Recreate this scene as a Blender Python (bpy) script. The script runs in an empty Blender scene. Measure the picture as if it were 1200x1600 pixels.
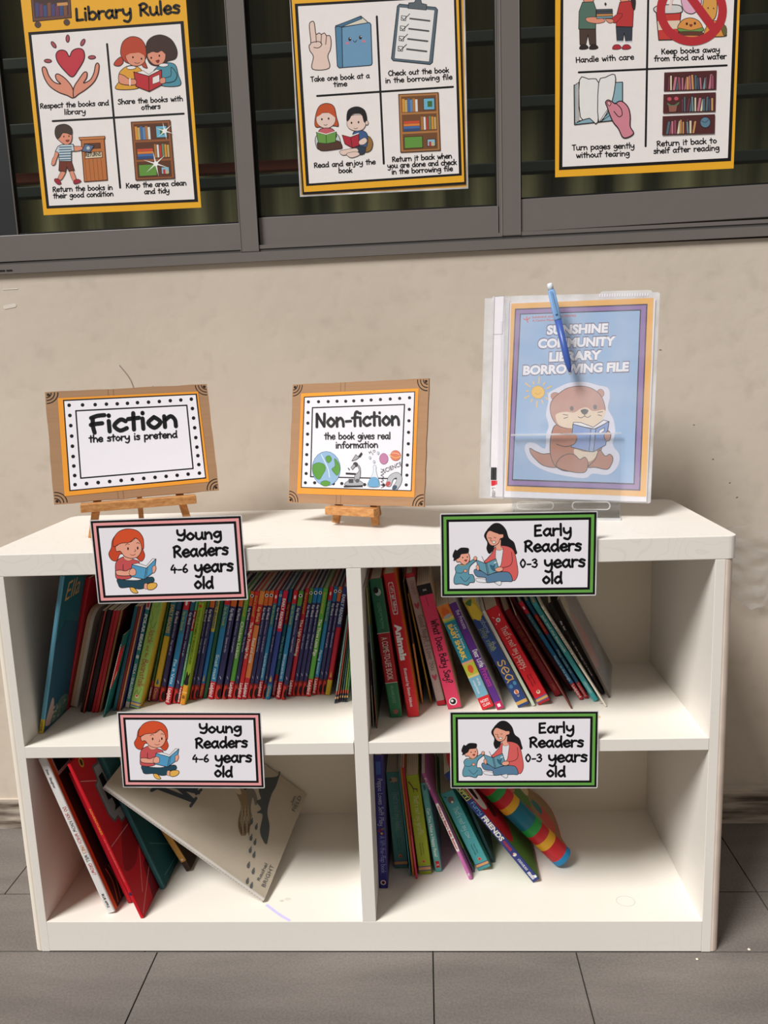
import bpy, bmesh, math, random
import numpy as np
from mathutils import Matrix, Vector
random.seed(7)
S = bpy.context.scene
COL = S.collection
PI = math.pi

# ------------------------------------------------------------------ camera
cam_d = bpy.data.cameras.new('camera')
cam_d.sensor_fit = 'VERTICAL'
cam_d.sensor_height = 32.0
cam_d.lens = 1251.24 * 32 / 1600
cam_d.clip_start = 0.02
cam = bpy.data.objects.new('camera', cam_d)
COL.objects.link(cam)
_r = Vector((0.9982, 0.0471, -0.0372)); _u = Vector((0.0282, 0.1778, 0.9837)); _f = Vector((-0.0529, 0.9829, -0.1762))
_m = Matrix((_r, _u, -_f)).transposed().to_4x4()
_m.translation = (0.7221, -1.2407, 1.0038)
cam.matrix_world = _m
S.camera = cam

# ------------------------------------------------------------------ light and exposure
S.view_settings.view_transform = 'Standard'
S.view_settings.look = 'None'
S.view_settings.gamma = 1
S.view_settings.use_curve_mapping = False
S.view_settings.exposure = 0.0
w = bpy.data.worlds.new('daylight')
S.world = w
w.use_nodes = True
bg = w.node_tree.nodes['Background']
bg.inputs[0].default_value = (1.0, 0.92, 0.84, 1)
bg.inputs[1].default_value = 0.215
sun_d = bpy.data.lights.new('sun', 'SUN')
sun_d.energy = 4.25
sun_d.angle = math.radians(20)
sun_d.color = (1.0, 0.98, 0.95)
sun = bpy.data.objects.new('sun', sun_d)
COL.objects.link(sun)
sun.rotation_euler = Vector((1.24, 1.18, -2.05)).to_track_quat('-Z', 'Y').to_euler()

# ------------------------------------------------------------------ materials
def lin(c):
    return tuple(((v / 255) / 12.92 if v / 255 <= 0.04045 else ((v / 255 + 0.055) / 1.055) ** 2.4) for v in c)

MATS = {}
def M(c, rough=0.55, spec=0.3, noise=0.06, scale=60):
    """plain printed / painted surface with a faint procedural tone variation"""
    key = (tuple(c), rough, spec, noise, scale)
    if key in MATS: return MATS[key]
    m = bpy.data.materials.new('surface')
    m.use_nodes = True
    nt = m.node_tree; b = nt.nodes['Principled BSDF']
    b.inputs['Roughness'].default_value = rough
    b.inputs['Specular IOR Level'].default_value = spec
    tc = nt.nodes.new('ShaderNodeTexCoord'); n = nt.nodes.new('ShaderNodeTexNoise')
    n.inputs['Scale'].default_value = scale; n.inputs['Detail'].default_value = 3
    r = nt.nodes.new('ShaderNodeMapRange')
    r.inputs[3].default_value = 1 - noise; r.inputs[4].default_value = 1 + noise
    hsv = nt.nodes.new('ShaderNodeHueSaturation')
    hsv.inputs['Color'].default_value = (*lin(c), 1)
    L = nt.links.new
    L(tc.outputs['Object'], n.inputs['Vector']); L(n.outputs['Fac'], r.inputs[0]); L(r.outputs[0], hsv.inputs['Value'])
    L(hsv.outputs[0], b.inputs['Base Color'])
    MATS[key] = m
    return m

def clear_mat(name, tint, gloss, rough, milky=0.0):
    m = bpy.data.materials.new(name); m.use_nodes = True
    nt = m.node_tree; nt.nodes.clear(); L = nt.links.new
    o = nt.nodes.new('ShaderNodeOutputMaterial')
    t = nt.nodes.new('ShaderNodeBsdfTransparent'); t.inputs[0].default_value = (*tint, 1)
    g = nt.nodes.new('ShaderNodeBsdfGlossy'); g.inputs['Roughness'].default_value = rough
    lw = nt.nodes.new('ShaderNodeLayerWeight'); lw.inputs[0].default_value = 0.5
    fr = nt.nodes.new('ShaderNodeMath'); fr.operation = 'POWER'; fr.inputs[1].default_value = 4.0
    L(lw.outputs['Facing'], fr.inputs[0])
    ml = nt.nodes.new('ShaderNodeMath'); ml.operation = 'MULTIPLY_ADD'; ml.inputs[1].default_value = 0.6 * gloss; ml.inputs[2].default_value = 0.045 * gloss
    mx = nt.nodes.new('ShaderNodeMixShader')
    L(fr.outputs[0], ml.inputs[0]); L(ml.outputs[0], mx.inputs[0]); L(t.outputs[0], mx.inputs[1]); L(g.outputs[0], mx.inputs[2])
    out = mx
    if milky:
        d = nt.nodes.new('ShaderNodeBsdfDiffuse'); d.inputs[0].default_value = (0.9, 0.9, 0.92, 1)
        m2 = nt.nodes.new('ShaderNodeMixShader'); m2.inputs[0].default_value = milky
        n = nt.nodes.new('ShaderNodeTexNoise'); n.inputs['Scale'].default_value = 14
        tc = nt.nodes.new('ShaderNodeTexCoord'); L(tc.outputs['Object'], n.inputs['Vector'])
        r = nt.nodes.new('ShaderNodeMapRange'); r.inputs[1].default_value = 0.35; r.inputs[2].default_value = 0.7
        r.inputs[3].default_value = milky * 0.5; r.inputs[4].default_value = milky * 1.5
        L(n.outputs['Fac'], r.inputs[0]); L(r.outputs[0], m2.inputs[0])
        L(mx.outputs[0], m2.inputs[1]); L(d.outputs[0], m2.inputs[2]); out = m2
    L(out.outputs[0], o.inputs[0])
    return m

GLASS = clear_mat('window glass', (0.78, 0.80, 0.77), 0.5, 0.02)
LAMINATE = clear_mat('laminate film', (0.97, 0.97, 0.97), 0.25, 0.25, 0.03)
LAMEDGE = clear_mat('laminate edge', (0.9, 0.9, 0.92), 0.4, 0.25, 0.55)
SLEEVE = clear_mat('plastic sleeve', (0.95, 0.95, 0.96), 0.5, 0.18, 0.16)
SLEEVE2 = clear_mat('milky plastic', (0.93, 0.93, 0.94), 0.5, 0.2, 0.42)
ACRYL = clear_mat('clear acrylic', (0.97, 0.975, 0.98), 0.6, 0.04, 0.02)
ACRYLEDGE = clear_mat('acrylic edge', (0.9, 0.92, 0.93), 0.9, 0.08, 0.35)
CLING = clear_mat('crumpled clear plastic', (0.95, 0.95, 0.95), 1.2, 0.10, 0.11)

def node_mat(name, build):
    m = bpy.data.materials.new(name); m.use_nodes = True
    nt = m.node_tree; b = nt.nodes['Principled BSDF']
    build(nt, b, nt.nodes.new, nt.links.new)
    return m

def wall_build(nt, b, N, L):
    tc = N('ShaderNodeTexCoord')
    n1 = N('ShaderNodeTexNoise'); n1.inputs['Scale'].default_value = 2.2; n1.inputs['Detail'].default_value = 6
    n2 = N('ShaderNodeTexNoise'); n2.inputs['Scale'].default_value = 26; n2.inputs['Detail'].default_value = 8
    cr = N('ShaderNodeValToRGB')
    cr.color_ramp.elements[0].position = 0.3; cr.color_ramp.elements[0].color = (*lin((200, 188, 173)), 1)
    cr.color_ramp.elements[1].position = 0.7; cr.color_ramp.elements[1].color = (*lin((214, 202, 187)), 1)
    cr2 = N('ShaderNodeValToRGB')
    cr2.color_ramp.elements[0].position = 0.25; cr2.color_ramp.elements[0].color = (0.8, 0.79, 0.78, 1)
    cr2.color_ramp.elements[1].position = 0.45; cr2.color_ramp.elements[1].color = (1, 1, 1, 1)
    mx = N('ShaderNodeMix'); mx.data_type = 'RGBA'; mx.blend_type = 'MULTIPLY'; mx.inputs[0].default_value = 0.45
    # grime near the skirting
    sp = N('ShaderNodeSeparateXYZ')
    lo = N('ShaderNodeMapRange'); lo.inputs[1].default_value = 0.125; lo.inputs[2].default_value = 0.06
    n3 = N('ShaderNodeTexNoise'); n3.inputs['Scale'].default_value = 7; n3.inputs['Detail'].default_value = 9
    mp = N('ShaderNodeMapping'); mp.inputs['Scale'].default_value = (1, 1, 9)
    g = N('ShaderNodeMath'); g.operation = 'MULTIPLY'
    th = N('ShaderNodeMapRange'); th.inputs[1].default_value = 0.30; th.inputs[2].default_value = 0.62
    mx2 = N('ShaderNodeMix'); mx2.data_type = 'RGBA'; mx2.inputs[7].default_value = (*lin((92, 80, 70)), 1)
    bp = N('ShaderNodeBump'); bp.inputs['Strength'].default_value = 0.25; bp.inputs['Distance'].default_value = 0.004
    L(tc.outputs['Object'], n1.inputs[0]); L(tc.outputs['Object'], n2.inputs[0]); L(tc.outputs['Object'], mp.inputs[0]); L(mp.outputs[0], n3.inputs[0])
    L(n1.outputs['Fac'], cr.inputs[0]); L(n2.outputs['Fac'], cr2.inputs[0])
    L(cr.outputs[0], mx.inputs[6]); L(cr2.outputs[0], mx.inputs[7])
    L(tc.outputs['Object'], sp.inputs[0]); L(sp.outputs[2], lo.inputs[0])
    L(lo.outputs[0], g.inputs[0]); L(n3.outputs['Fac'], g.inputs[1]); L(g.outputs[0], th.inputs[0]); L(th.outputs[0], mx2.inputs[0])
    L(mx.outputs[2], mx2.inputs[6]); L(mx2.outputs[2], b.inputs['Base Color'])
    L(n2.outputs['Fac'], bp.inputs['Height']); L(bp.outputs[0], b.inputs['Normal'])
    b.inputs['Roughness'].default_value = 0.75; b.inputs['Specular IOR Level'].default_value = 0.2
WALL = node_mat('painted plaster', wall_build)

def tile_build(nt, b, N, L):
    tc = N('ShaderNodeTexCoord')
    n1 = N('ShaderNodeTexNoise'); n1.inputs['Scale'].default_value = 5; n1.inputs['Detail'].default_value = 8
    mp = N('ShaderNodeMapping'); mp.inputs['Scale'].default_value = (0.5, 2.2, 1)
    n2 = N('ShaderNodeTexNoise'); n2.inputs['Scale'].default_value = 260; n2.inputs['Detail'].default_value = 2
    cr = N('ShaderNodeValToRGB')
    cr.color_ramp.elements[0].position = 0.3; cr.color_ramp.elements[0].color = (*lin((104, 98, 94)), 1)
    cr.color_ramp.elements[1].position = 0.7; cr.color_ramp.elements[1].color = (*lin((126, 119, 114)), 1)
    cr2 = N('ShaderNodeValToRGB')
    cr2.color_ramp.elements[0].position = 0.35; cr2.color_ramp.elements[0].color = (0.75, 0.75, 0.75, 1)
    cr2.color_ramp.elements[1].position = 0.65; cr2.color_ramp.elements[1].color = (1.12, 1.12, 1.12, 1)
    mx = N('ShaderNodeMix'); mx.data_type = 'RGBA'; mx.blend_type = 'MULTIPLY'; mx.inputs[0].default_value = 0.6
    L(tc.outputs['Object'], mp.inputs[0]); L(mp.outputs[0], n1.inputs[0]); L(tc.outputs['Object'], n2.inputs[0])
    L(n1.outputs['Fac'], cr.inputs[0]); L(n2.outputs['Fac'], cr2.inputs[0]); L(cr.outputs[0], mx.inputs[6]); L(cr2.outputs[0], mx.inputs[7])
    L(mx.outputs[2], b.inputs['Base Color'])
    b.inputs['Roughness'].default_value = 0.6; b.inputs['Specular IOR Level'].default_value = 0.25
TILE = node_mat('stone floor tile', tile_build)

def lam_build(strength):
    def f(nt, b, N, L):
        tc = N('ShaderNodeTexCoord')
        mp = N('ShaderNodeMapping'); mp.inputs['Scale'].default_value = (1, 1.6, 1)
        n = N('ShaderNodeTexNoise'); n.inputs['Scale'].default_value = 11; n.inputs['Detail'].default_value = 0.5; n.inputs['Distortion'].default_value = 1.6
        w = N('ShaderNodeMath'); w.operation = 'PINGPONG'; w.inputs[1].default_value = 0.055
        cr = N('ShaderNodeMapRange'); cr.inputs[1].default_value = 0.0; cr.inputs[2].default_value = 0.012
        cr.inputs[3].default_value = strength; cr.inputs[4].default_value = 1.0
        h = N('ShaderNodeHueSaturation'); h.inputs['Color'].default_value = (*lin((233, 228, 221)), 1)
        L(tc.outputs['Object'], mp.inputs[0]); L(mp.outputs[0], n.inputs[0]); L(n.outputs['Fac'], w.inputs[0]); L(w.outputs[0], cr.inputs[0])
        L(cr.outputs[0], h.inputs['Value']); L(h.outputs[0], b.inputs['Base Color'])
        b.inputs['Roughness'].default_value = 0.38; b.inputs['Specular IOR Level'].default_value = 0.35
    return f
WHITE_TOP = node_mat('white patterned laminate', lam_build(0.935))
WHITE_LAM = node_mat('white laminate', lam_build(0.98))
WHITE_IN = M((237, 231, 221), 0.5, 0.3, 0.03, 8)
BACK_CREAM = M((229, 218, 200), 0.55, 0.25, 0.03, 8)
EDGE_CREAM = M((231, 222, 208), 0.5, 0.3, 0.06, 20)
EDGE_WORN = M((222, 205, 192), 0.6, 0.25, 0.22, 22)
FRAME = M((112, 106, 102), 0.4, 0.4, 0.03, 30)
FRAME_D = M((84, 82, 81), 0.4, 0.4, 0.03, 30)
GASKET = M((22, 23, 24), 0.5, 0.3)
PAGE = M((226, 214, 192), 0.8, 0.1, 0.10, 300)
PAGE_W = M((232, 228, 220), 0.8, 0.1, 0.06, 300)
BLACK = M((14, 14, 16), 0.6, 0.25)
PAPER = M((243, 240, 248), 0.6, 0.2, 0.02, 20)

def wood_build(nt, b, N, L):
    tc = N('ShaderNodeTexCoord'); mp = N('ShaderNodeMapping'); mp.inputs['Scale'].default_value = (30, 60, 60)
    n = N('ShaderNodeTexNoise'); n.inputs['Scale'].default_value = 3; n.inputs['Detail'].default_value = 4
    cr = N('ShaderNodeValToRGB')
    cr.color_ramp.elements[0].position = 0.3; cr.color_ramp.elements[0].color = (*lin((176, 116, 62)), 1)
    cr.color_ramp.elements[1].position = 0.7; cr.color_ramp.elements[1].color = (*lin((214, 158, 98)), 1)
    L(tc.outputs['Object'], mp.inputs[0]); L(mp.outputs[0], n.inputs[0]); L(n.outputs['Fac'], cr.inputs[0]); L(cr.outputs[0], b.inputs['Base Color'])
    b.inputs['Roughness'].default_value = 0.5
WOOD = node_mat('light pine', wood_build)
def card_build(nt, b, N, L):
    tc = N('ShaderNodeTexCoord'); mp = N('ShaderNodeMapping'); mp.inputs['Scale'].default_value = (1, 1, 40)
    n = N('ShaderNodeTexNoise'); n.inputs['Scale'].default_value = 4; n.inputs['Detail'].default_value = 5
    cr = N('ShaderNodeValToRGB')
    cr.color_ramp.elements[0].position = 0.3; cr.color_ramp.elements[0].color = (*lin((163, 125, 92)), 1)
    cr.color_ramp.elements[1].position = 0.7; cr.color_ramp.elements[1].color = (*lin((170, 132, 98)), 1)
    L(tc.outputs['Object'], mp.inputs[0]); L(mp.outputs[0], n.inputs[0]); L(n.outputs['Fac'], cr.inputs[0]); L(cr.outputs[0], b.inputs['Base Color'])
    b.inputs['Roughness'].default_value = 0.8
CARD = node_mat('brown cardboard', card_build)

# ------------------------------------------------------------------ object helpers
def tag(o, label=None, cat=None, group=None, kind=None):
    if label: o['label'] = label
    if cat: o['category'] = cat
    if group: o['group'] = group
    if kind: o['kind'] = kind
    return o

def empty(name, mat=None, parent=None, **k):
    o = bpy.data.objects.new(name, None); o.empty_display_size = 0.05
    COL.objects.link(o)
    if mat is not None: o.matrix_world = mat
    if parent is not None: o.parent = parent
    return tag(o, **k)

class MB:
    """collects faces with materials and becomes ONE mesh object"""
    def __init__(s): s.v = []; s.f = []; s.m = []; s.mats = []
    def mi(s, m):
        if m not in s.mats: s.mats.append(m)
        return s.mats.index(m)
    def add(s, vs, fs, m):
        b = len(s.v); k = s.mi(m)
        s.v += [tuple(p) for p in vs]
        for f in fs: s.f.append([b + i for i in f]); s.m.append(k)
    def box(s, x0, x1, y0, y1, z0, z1, m):
        vs = [(x, y, z) for z in (z0, z1) for y in (y0, y1) for x in (x0, x1)]
        s.add(vs, [(0, 2, 3, 1), (4, 5, 7, 6), (0, 1, 5, 4), (1, 3, 7, 5), (3, 2, 6, 7), (2, 0, 4, 6)], m)
    def prism(s, prof, z0, z1, m, axis='z'):
        """extrude a 2D outline (ccw in x,y) along z"""
        n = len(prof)
        tr = {'z': lambda p, h: (p[0], p[1], h), 'y': lambda p, h: (p[0], h, p[1]), 'x': lambda p, h: (h, p[0], p[1])}[axis]
        vs = [tr(p, z0) for p in prof] + [tr(p, z1) for p in prof]
        fs = [tuple(range(n))[::-1], tuple(range(n, 2 * n))] + [(i, (i + 1) % n, n + (i + 1) % n, n + i) for i in range(n)]
        s.add(vs, fs, m)
    def bar(s, a, b, w, d, m, up=(0, 0, 1)):
        a = Vector(a); b = Vector(b); z = (b - a).normalized(); x = Vector(up).cross(z)
        if x.length < 1e-4: x = Vector((1, 0, 0))
        x.normalize(); y = z.cross(x)
        vs = [p + x * sx * w / 2 + y * sy * d / 2 for p in (a, b) for sy in (-1, 1) for sx in (-1, 1)]
        s.add(vs, [(0, 2, 3, 1), (4, 5, 7, 6), (0, 1, 5, 4), (1, 3, 7, 5), (3, 2, 6, 7), (2, 0, 4, 6)], m)
    def lathe(s, a, b, prof, m, n=20):
        """prof: list of (t along a->b in metres, radius, material or None)"""
        a = Vector(a); b = Vector(b); z = (b - a).normalized(); x = z.orthogonal().normalized(); y = z.cross(x)
        rings = []
        for p in prof:
            base = len(s.v)
            s.v += [tuple(a + z * p[0] + (x * math.cos(2 * PI * i / n) + y * math.sin(2 * PI * i / n)) * p[1]) for i in range(n)]
            rings.append(base)
        for k in range(len(prof) - 1):
            mm = s.mi(prof[k][2] if len(prof[k]) > 2 and prof[k][2] else m)
            for i in range(n):
                j = (i + 1) % n
                s.f.append([rings[k] + i, rings[k] + j, rings[k + 1] + j, rings[k + 1] + i]); s.m.append(mm)
        s.f.append([rings[0] + i for i in range(n)][::-1]); s.m.append(s.mi(m))
        s.f.append([rings[-1] + i for i in range(n)]); s.m.append(s.mi(prof[-2][2] if len(prof[-2]) > 2 and prof[-2][2] else m))
    def build(s, name, parent=None, bevel=0, smooth=False, **k):
        me = bpy.data.meshes.new(name)
        me.from_pydata(s.v, [], s.f)
        for m in s.mats: me.materials.append(m)
        me.polygons.foreach_set('material_index', s.m)
        if smooth: me.polygons.foreach_set('use_smooth', [True] * len(s.f))
        me.update()
        o = bpy.data.objects.new(name, me); COL.objects.link(o)
        if parent is not None: o.parent = parent
        if bevel:
            b = o.modifiers.new('bevel', 'BEVEL'); b.width = bevel; b.segments = 2; b.limit_method = 'ANGLE'
        return tag(o, **k)

# ------------------------------------------------------------------ hand lettering: brush strokes with round ends
A_ = {}
def g(c, adv, *st): A_[c] = (adv, st)
g('a', .86, [(.62, .82), (.34, 1), (.03, .5), (.28, .02), (.6, .4)], [(.64, .98), (.6, .4), (.74, .0)])
g('b', .84, [(.06, 1.65), (.07, .05)], [(.07, .72), (.42, .98), (.7, .52), (.45, .02), (.07, .12)])
g('c', .76, [(.62, .82), (.36, 1), (.03, .5), (.3, .01), (.66, .18)])
g('d', .86, [(.62, .8), (.32, .98), (.03, .46), (.3, .01), (.62, .4)], [(.66, 1.65), (.63, .7), (.72, .0)])
g('e', .8, [(.06, .48), (.6, .56), (.58, .86), (.35, 1), (.03, .52), (.3, .01), (.66, .18)])
g('f', .62, [(.6, 1.48), (.42, 1.64), (.26, 1.25), (.22, 0)], [(.0, .92), (.54, .98)])
g('g', .84, [(.62, .85), (.32, 1), (.04, .6), (.3, .2), (.62, .6)], [(.66, .98), (.66, -.2), (.4, -.6), (.08, -.45)])
g('h', .8, [(.06, 1.65), (.06, 0)], [(.06, .6), (.38, .96), (.6, .6), (.63, 0)])
g('i', .34, [(.1, .95), (.11, 0)], [(.12, 1.42), (.12, 1.46)])
g('j', .5, [(.3, .95), (.3, -.2), (.14, -.55), (-.06, -.45)], [(.3, 1.42), (.3, 1.46)])
g('k', .74, [(.06, 1.65), (.06, 0)], [(.56, .95), (.3, .66), (.08, .46)], [(.2, .56), (.4, .3), (.6, 0)])
g('l', .34, [(.1, 1.65), (.11, 0)])
g('m', 1.06, [(.05, 1), (.05, 0)], [(.05, .62), (.28, .96), (.43, .6), (.44, 0)], [(.44, .62), (.68, .96), (.84, .6), (.86, 0)])
g('n', .82, [(.05, 1), (.06, 0)], [(.06, .6), (.38, .96), (.6, .6), (.63, 0)])
g('o', .84, [(.36, 1), (.04, .5), (.35, .01), (.68, .5), (.36, 1)])
g('p', .84, [(.06, 1), (.06, -.62)], [(.07, .72), (.42, .99), (.7, .55), (.42, .03), (.08, .2)])
g('q', .84, [(.62, .82), (.34, 1), (.03, .5), (.28, .02), (.6, .4)], [(.64, .98), (.64, -.6)])
g('r', .64, [(.06, 1), (.07, 0)], [(.07, .6), (.26, .92), (.54, .92)])
g('s', .7, [(.56, .86), (.28, 1), (.1, .74), (.5, .42), (.4, .04), (.04, .12)])
g('t', .64, [(.28, 1.5), (.26, .0)], [(.0, 1.0), (.56, 1.04)])
g('u', .86, [(.05, 1), (.08, .25), (.34, .01), (.6, .35)], [(.63, 1), (.62, .35), (.74, .0)])
g('v', .74, [(.04, 1), (.17, .5), (.32, 0)], [(.32, 0), (.46, .5), (.62, 1)])
g('w', 1.02, [(.04, 1), (.12, .4), (.26, 0)], [(.26, 0), (.36, .4), (.46, .8)], [(.46, .8), (.54, .4), (.66, 0)], [(.66, 0), (.78, .5), (.88, 1)])
g('x', .7, [(.04, 1), (.56, 0)], [(.56, 1), (.04, 0)])
g('y', .84, [(.04, 1), (.08, .5), (.34, .28), (.62, .6)], [(.66, 1), (.65, -.1), (.42, -.6), (.08, -.45)])
g('z', .7, [(.04, 1), (.56, .96)], [(.56, .96), (.06, .02)], [(.06, .02), (.6, .04)])
g('A', .95, [(.02, 0), (.2, .8), (.4, 1.55)], [(.4, 1.55), (.6, .8), (.8, 0)], [(.12, .5), (.7, .52)])
g('B', .9, [(.08, 1.5), (.08, 0)], [(.08, 1.48), (.5, 1.5), (.62, 1.15), (.1, .82)], [(.1, .82), (.6, .8), (.7, .3), (.4, .02), (.08, .04)])
g('C', .9, [(.72, 1.3), (.42, 1.55), (.04, .8), (.36, .02), (.76, .25)])
g('D', .95, [(.08, 1.5), (.08, 0)], [(.08, 1.5), (.6, 1.3), (.76, .7), (.5, .1), (.08, .02)])
g('E', .84, [(.1, 1.52), (.08, .04)], [(.1, 1.5), (.62, 1.54)], [(.1, .8), (.54, .84)], [(.08, .04), (.64, .08)])
g('F', .86, [(.16, 1.4), (.14, .6), (.2, .0)], [(.08, 1.34), (.4, 1.5), (.76, 1.52)], [(.04, .72), (.3, .78), (.62, .8)])
g('G', .95, [(.72, 1.3), (.42, 1.55), (.04, .8), (.36, .02), (.76, .3), (.76, .72)], [(.76, .72), (.46, .72)])
g('H', .95, [(.08, 1.5), (.08, 0)], [(.74, 1.5), (.74, 0)], [(.08, .76), (.74, .8)])
g('I', .36, [(.12, 1.5), (.12, 0)])
g('J', .72, [(.54, 1.5), (.54, .4), (.3, .0), (.04, .25)])
g('K', .9, [(.08, 1.5), (.08, 0)], [(.68, 1.5), (.4, 1.05), (.1, .68)], [(.26, .86), (.5, .4), (.74, 0)])
g('L', .74, [(.1, 1.5), (.08, .04)], [(.08, .04), (.6, .08)])
g('M', 1.15, [(.06, 0), (.14, 1.5)], [(.14, 1.5), (.5, .5)], [(.5, .5), (.88, 1.5)], [(.88, 1.5), (.96, 0)])
g('N', 1.0, [(.08, .0), (.12, 1.5)], [(.12, 1.5), (.4, .8), (.74, .04)], [(.74, .04), (.8, 1.5)])
g('O', 1.0, [(.42, 1.52), (.04, .78), (.42, .02), (.82, .78), (.42, 1.52)])
g('P', .84, [(.1, 1.5), (.08, 0)], [(.1, 1.46), (.5, 1.5), (.66, 1.1), (.44, .74), (.1, .72)])
g('Q', 1.0, [(.42, 1.52), (.04, .78), (.42, .02), (.82, .78), (.42, 1.52)], [(.5, .3), (.84, -.1)])
g('R', .88, [(.12, 1.4), (.1, .04)], [(.04, 1.36), (.4, 1.54), (.68, 1.2), (.44, .82), (.14, .76)], [(.26, .76), (.5, .4), (.74, .04)])
g('S', .82, [(.64, 1.32), (.36, 1.54), (.1, 1.2), (.54, .7), (.58, .22), (.3, .0), (.04, .2)])
g('T', .86, [(.38, 1.48), (.38, 0)], [(.02, 1.46), (.74, 1.52)])
g('U', .96, [(.08, 1.5), (.1, .4), (.4, .01), (.7, .4), (.74, 1.5)])
g('V', .9, [(.04, 1.5), (.38, 0)], [(.38, 0), (.74, 1.5)])
g('W', 1.3, [(.04, 1.5), (.3, 0)], [(.3, 0), (.56, 1.1)], [(.56, 1.1), (.8, 0)], [(.8, 0), (1.1, 1.5)])
g('Y', .9, [(.06, 1.5), (.1, .95), (.4, .72), (.68, 1.0)], [(.74, 1.5), (.72, .4), (.5, -.05), (.14, .08)])
g('0', .8, [(.34, 1.5), (.06, .8), (.34, .02), (.62, .8), (.34, 1.5)])
g('2', .8, [(.06, 1.2), (.34, 1.5), (.58, 1.1), (.06, .04)], [(.06, .04), (.64, .06)])
g('3', .8, [(.08, 1.3), (.36, 1.5), (.56, 1.15), (.26, .84)], [(.26, .84), (.62, .6), (.42, .05), (.05, .18)])
g('4', .86, [(.36, 1.5), (.1, .9), (.06, .62)], [(.06, .62), (.72, .64)], [(.5, 1.0), (.48, 0)])
g('6', .82, [(.5, 1.5), (.16, .9), (.1, .3), (.36, .02), (.62, .36), (.4, .72), (.12, .5)])
g('-', .62, [(.06, .55), (.48, .57)])
g("'", .26, [(.1, 1.6), (.08, 1.35)])
g(',', .3, [(.12, .05), (.06, -.25)])
g('.', .3, [(.1, .02), (.1, .06)])
g('?', .76, [(.06, 1.25), (.34, 1.5), (.56, 1.15), (.3, .75), (.29, .45)], [(.29, .03), (.29, .07)])
g(' ', .6)

def spline(pts, closed=False, n=6):
    P = [np.array(p, float) for p in pts]; N = len(P)
    if N < 3 and not closed: return P
    out = []
    rng = range(N) if closed else range(N - 1)
    for i in rng:
        if closed: p0, p1, p2, p3 = P[i - 1], P[i], P[(i + 1) % N], P[(i + 2) % N]
        else: p0, p1, p2, p3 = P[max(i - 1, 0)], P[i], P[i + 1], P[min(i + 2, N - 1)]
        for k in range(n):
            t = k / n
            out.append(0.5 * (2 * p1 + (p2 - p0) * t + (2 * p0 - 5 * p1 + 4 * p2 - p3) * t * t + (3 * p1 - p0 - 3 * p2 + p3) * t ** 3))
    if not closed: out.append(P[-1])
    return out

def homog(src, dst):
    A = []; b = []
    for (x, y), (u, v) in zip(src, dst):
        A.append([x, y, 1, 0, 0, 0, -u * x, -u * y]); b.append(u)
        A.append([0, 0, 0, x, y, 1, -v * x, -v * y]); b.append(v)
    h = np.append(np.linalg.solve(np.array(A, float), np.array(b, float)), 1).reshape(3, 3)
    def f(p):
        q = h @ np.array([p[0], p[1], 1.0]); return (q[0] / q[2], q[1] / q[2])
    return f

FONT_CACHE = {}
def font_mesh(text, bold=0.0, shear=0.0):
    key = (text, bold, shear)
    if key in FONT_CACHE: return FONT_CACHE[key]
    cu = bpy.data.curves.new('lettering', 'FONT'); cu.body = text; cu.offset = bold; cu.shear = shear; cu.resolution_u = 3; cu.fill_mode = 'FRONT'
    ob = bpy.data.objects.new('lettering', cu); COL.objects.link(ob)
    dg = bpy.context.evaluated_depsgraph_get(); dg.update()
    me = bpy.data.meshes.new_from_object(ob.evaluated_get(dg))
    vs = [(v.co.x, v.co.y) for v in me.vertices]; fs = [list(p.vertices) for p in me.polygons]
    bpy.data.objects.remove(ob); bpy.data.curves.remove(cu); bpy.data.meshes.remove(me)
    x0 = min(v[0] for v in vs); x1 = max(v[0] for v in vs)
    FONT_CACHE[key] = ([((v[0] - x0) / (x1 - x0), v[1] / 0.7) for v in vs], fs)
    return FONT_CACHE[key]

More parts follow.
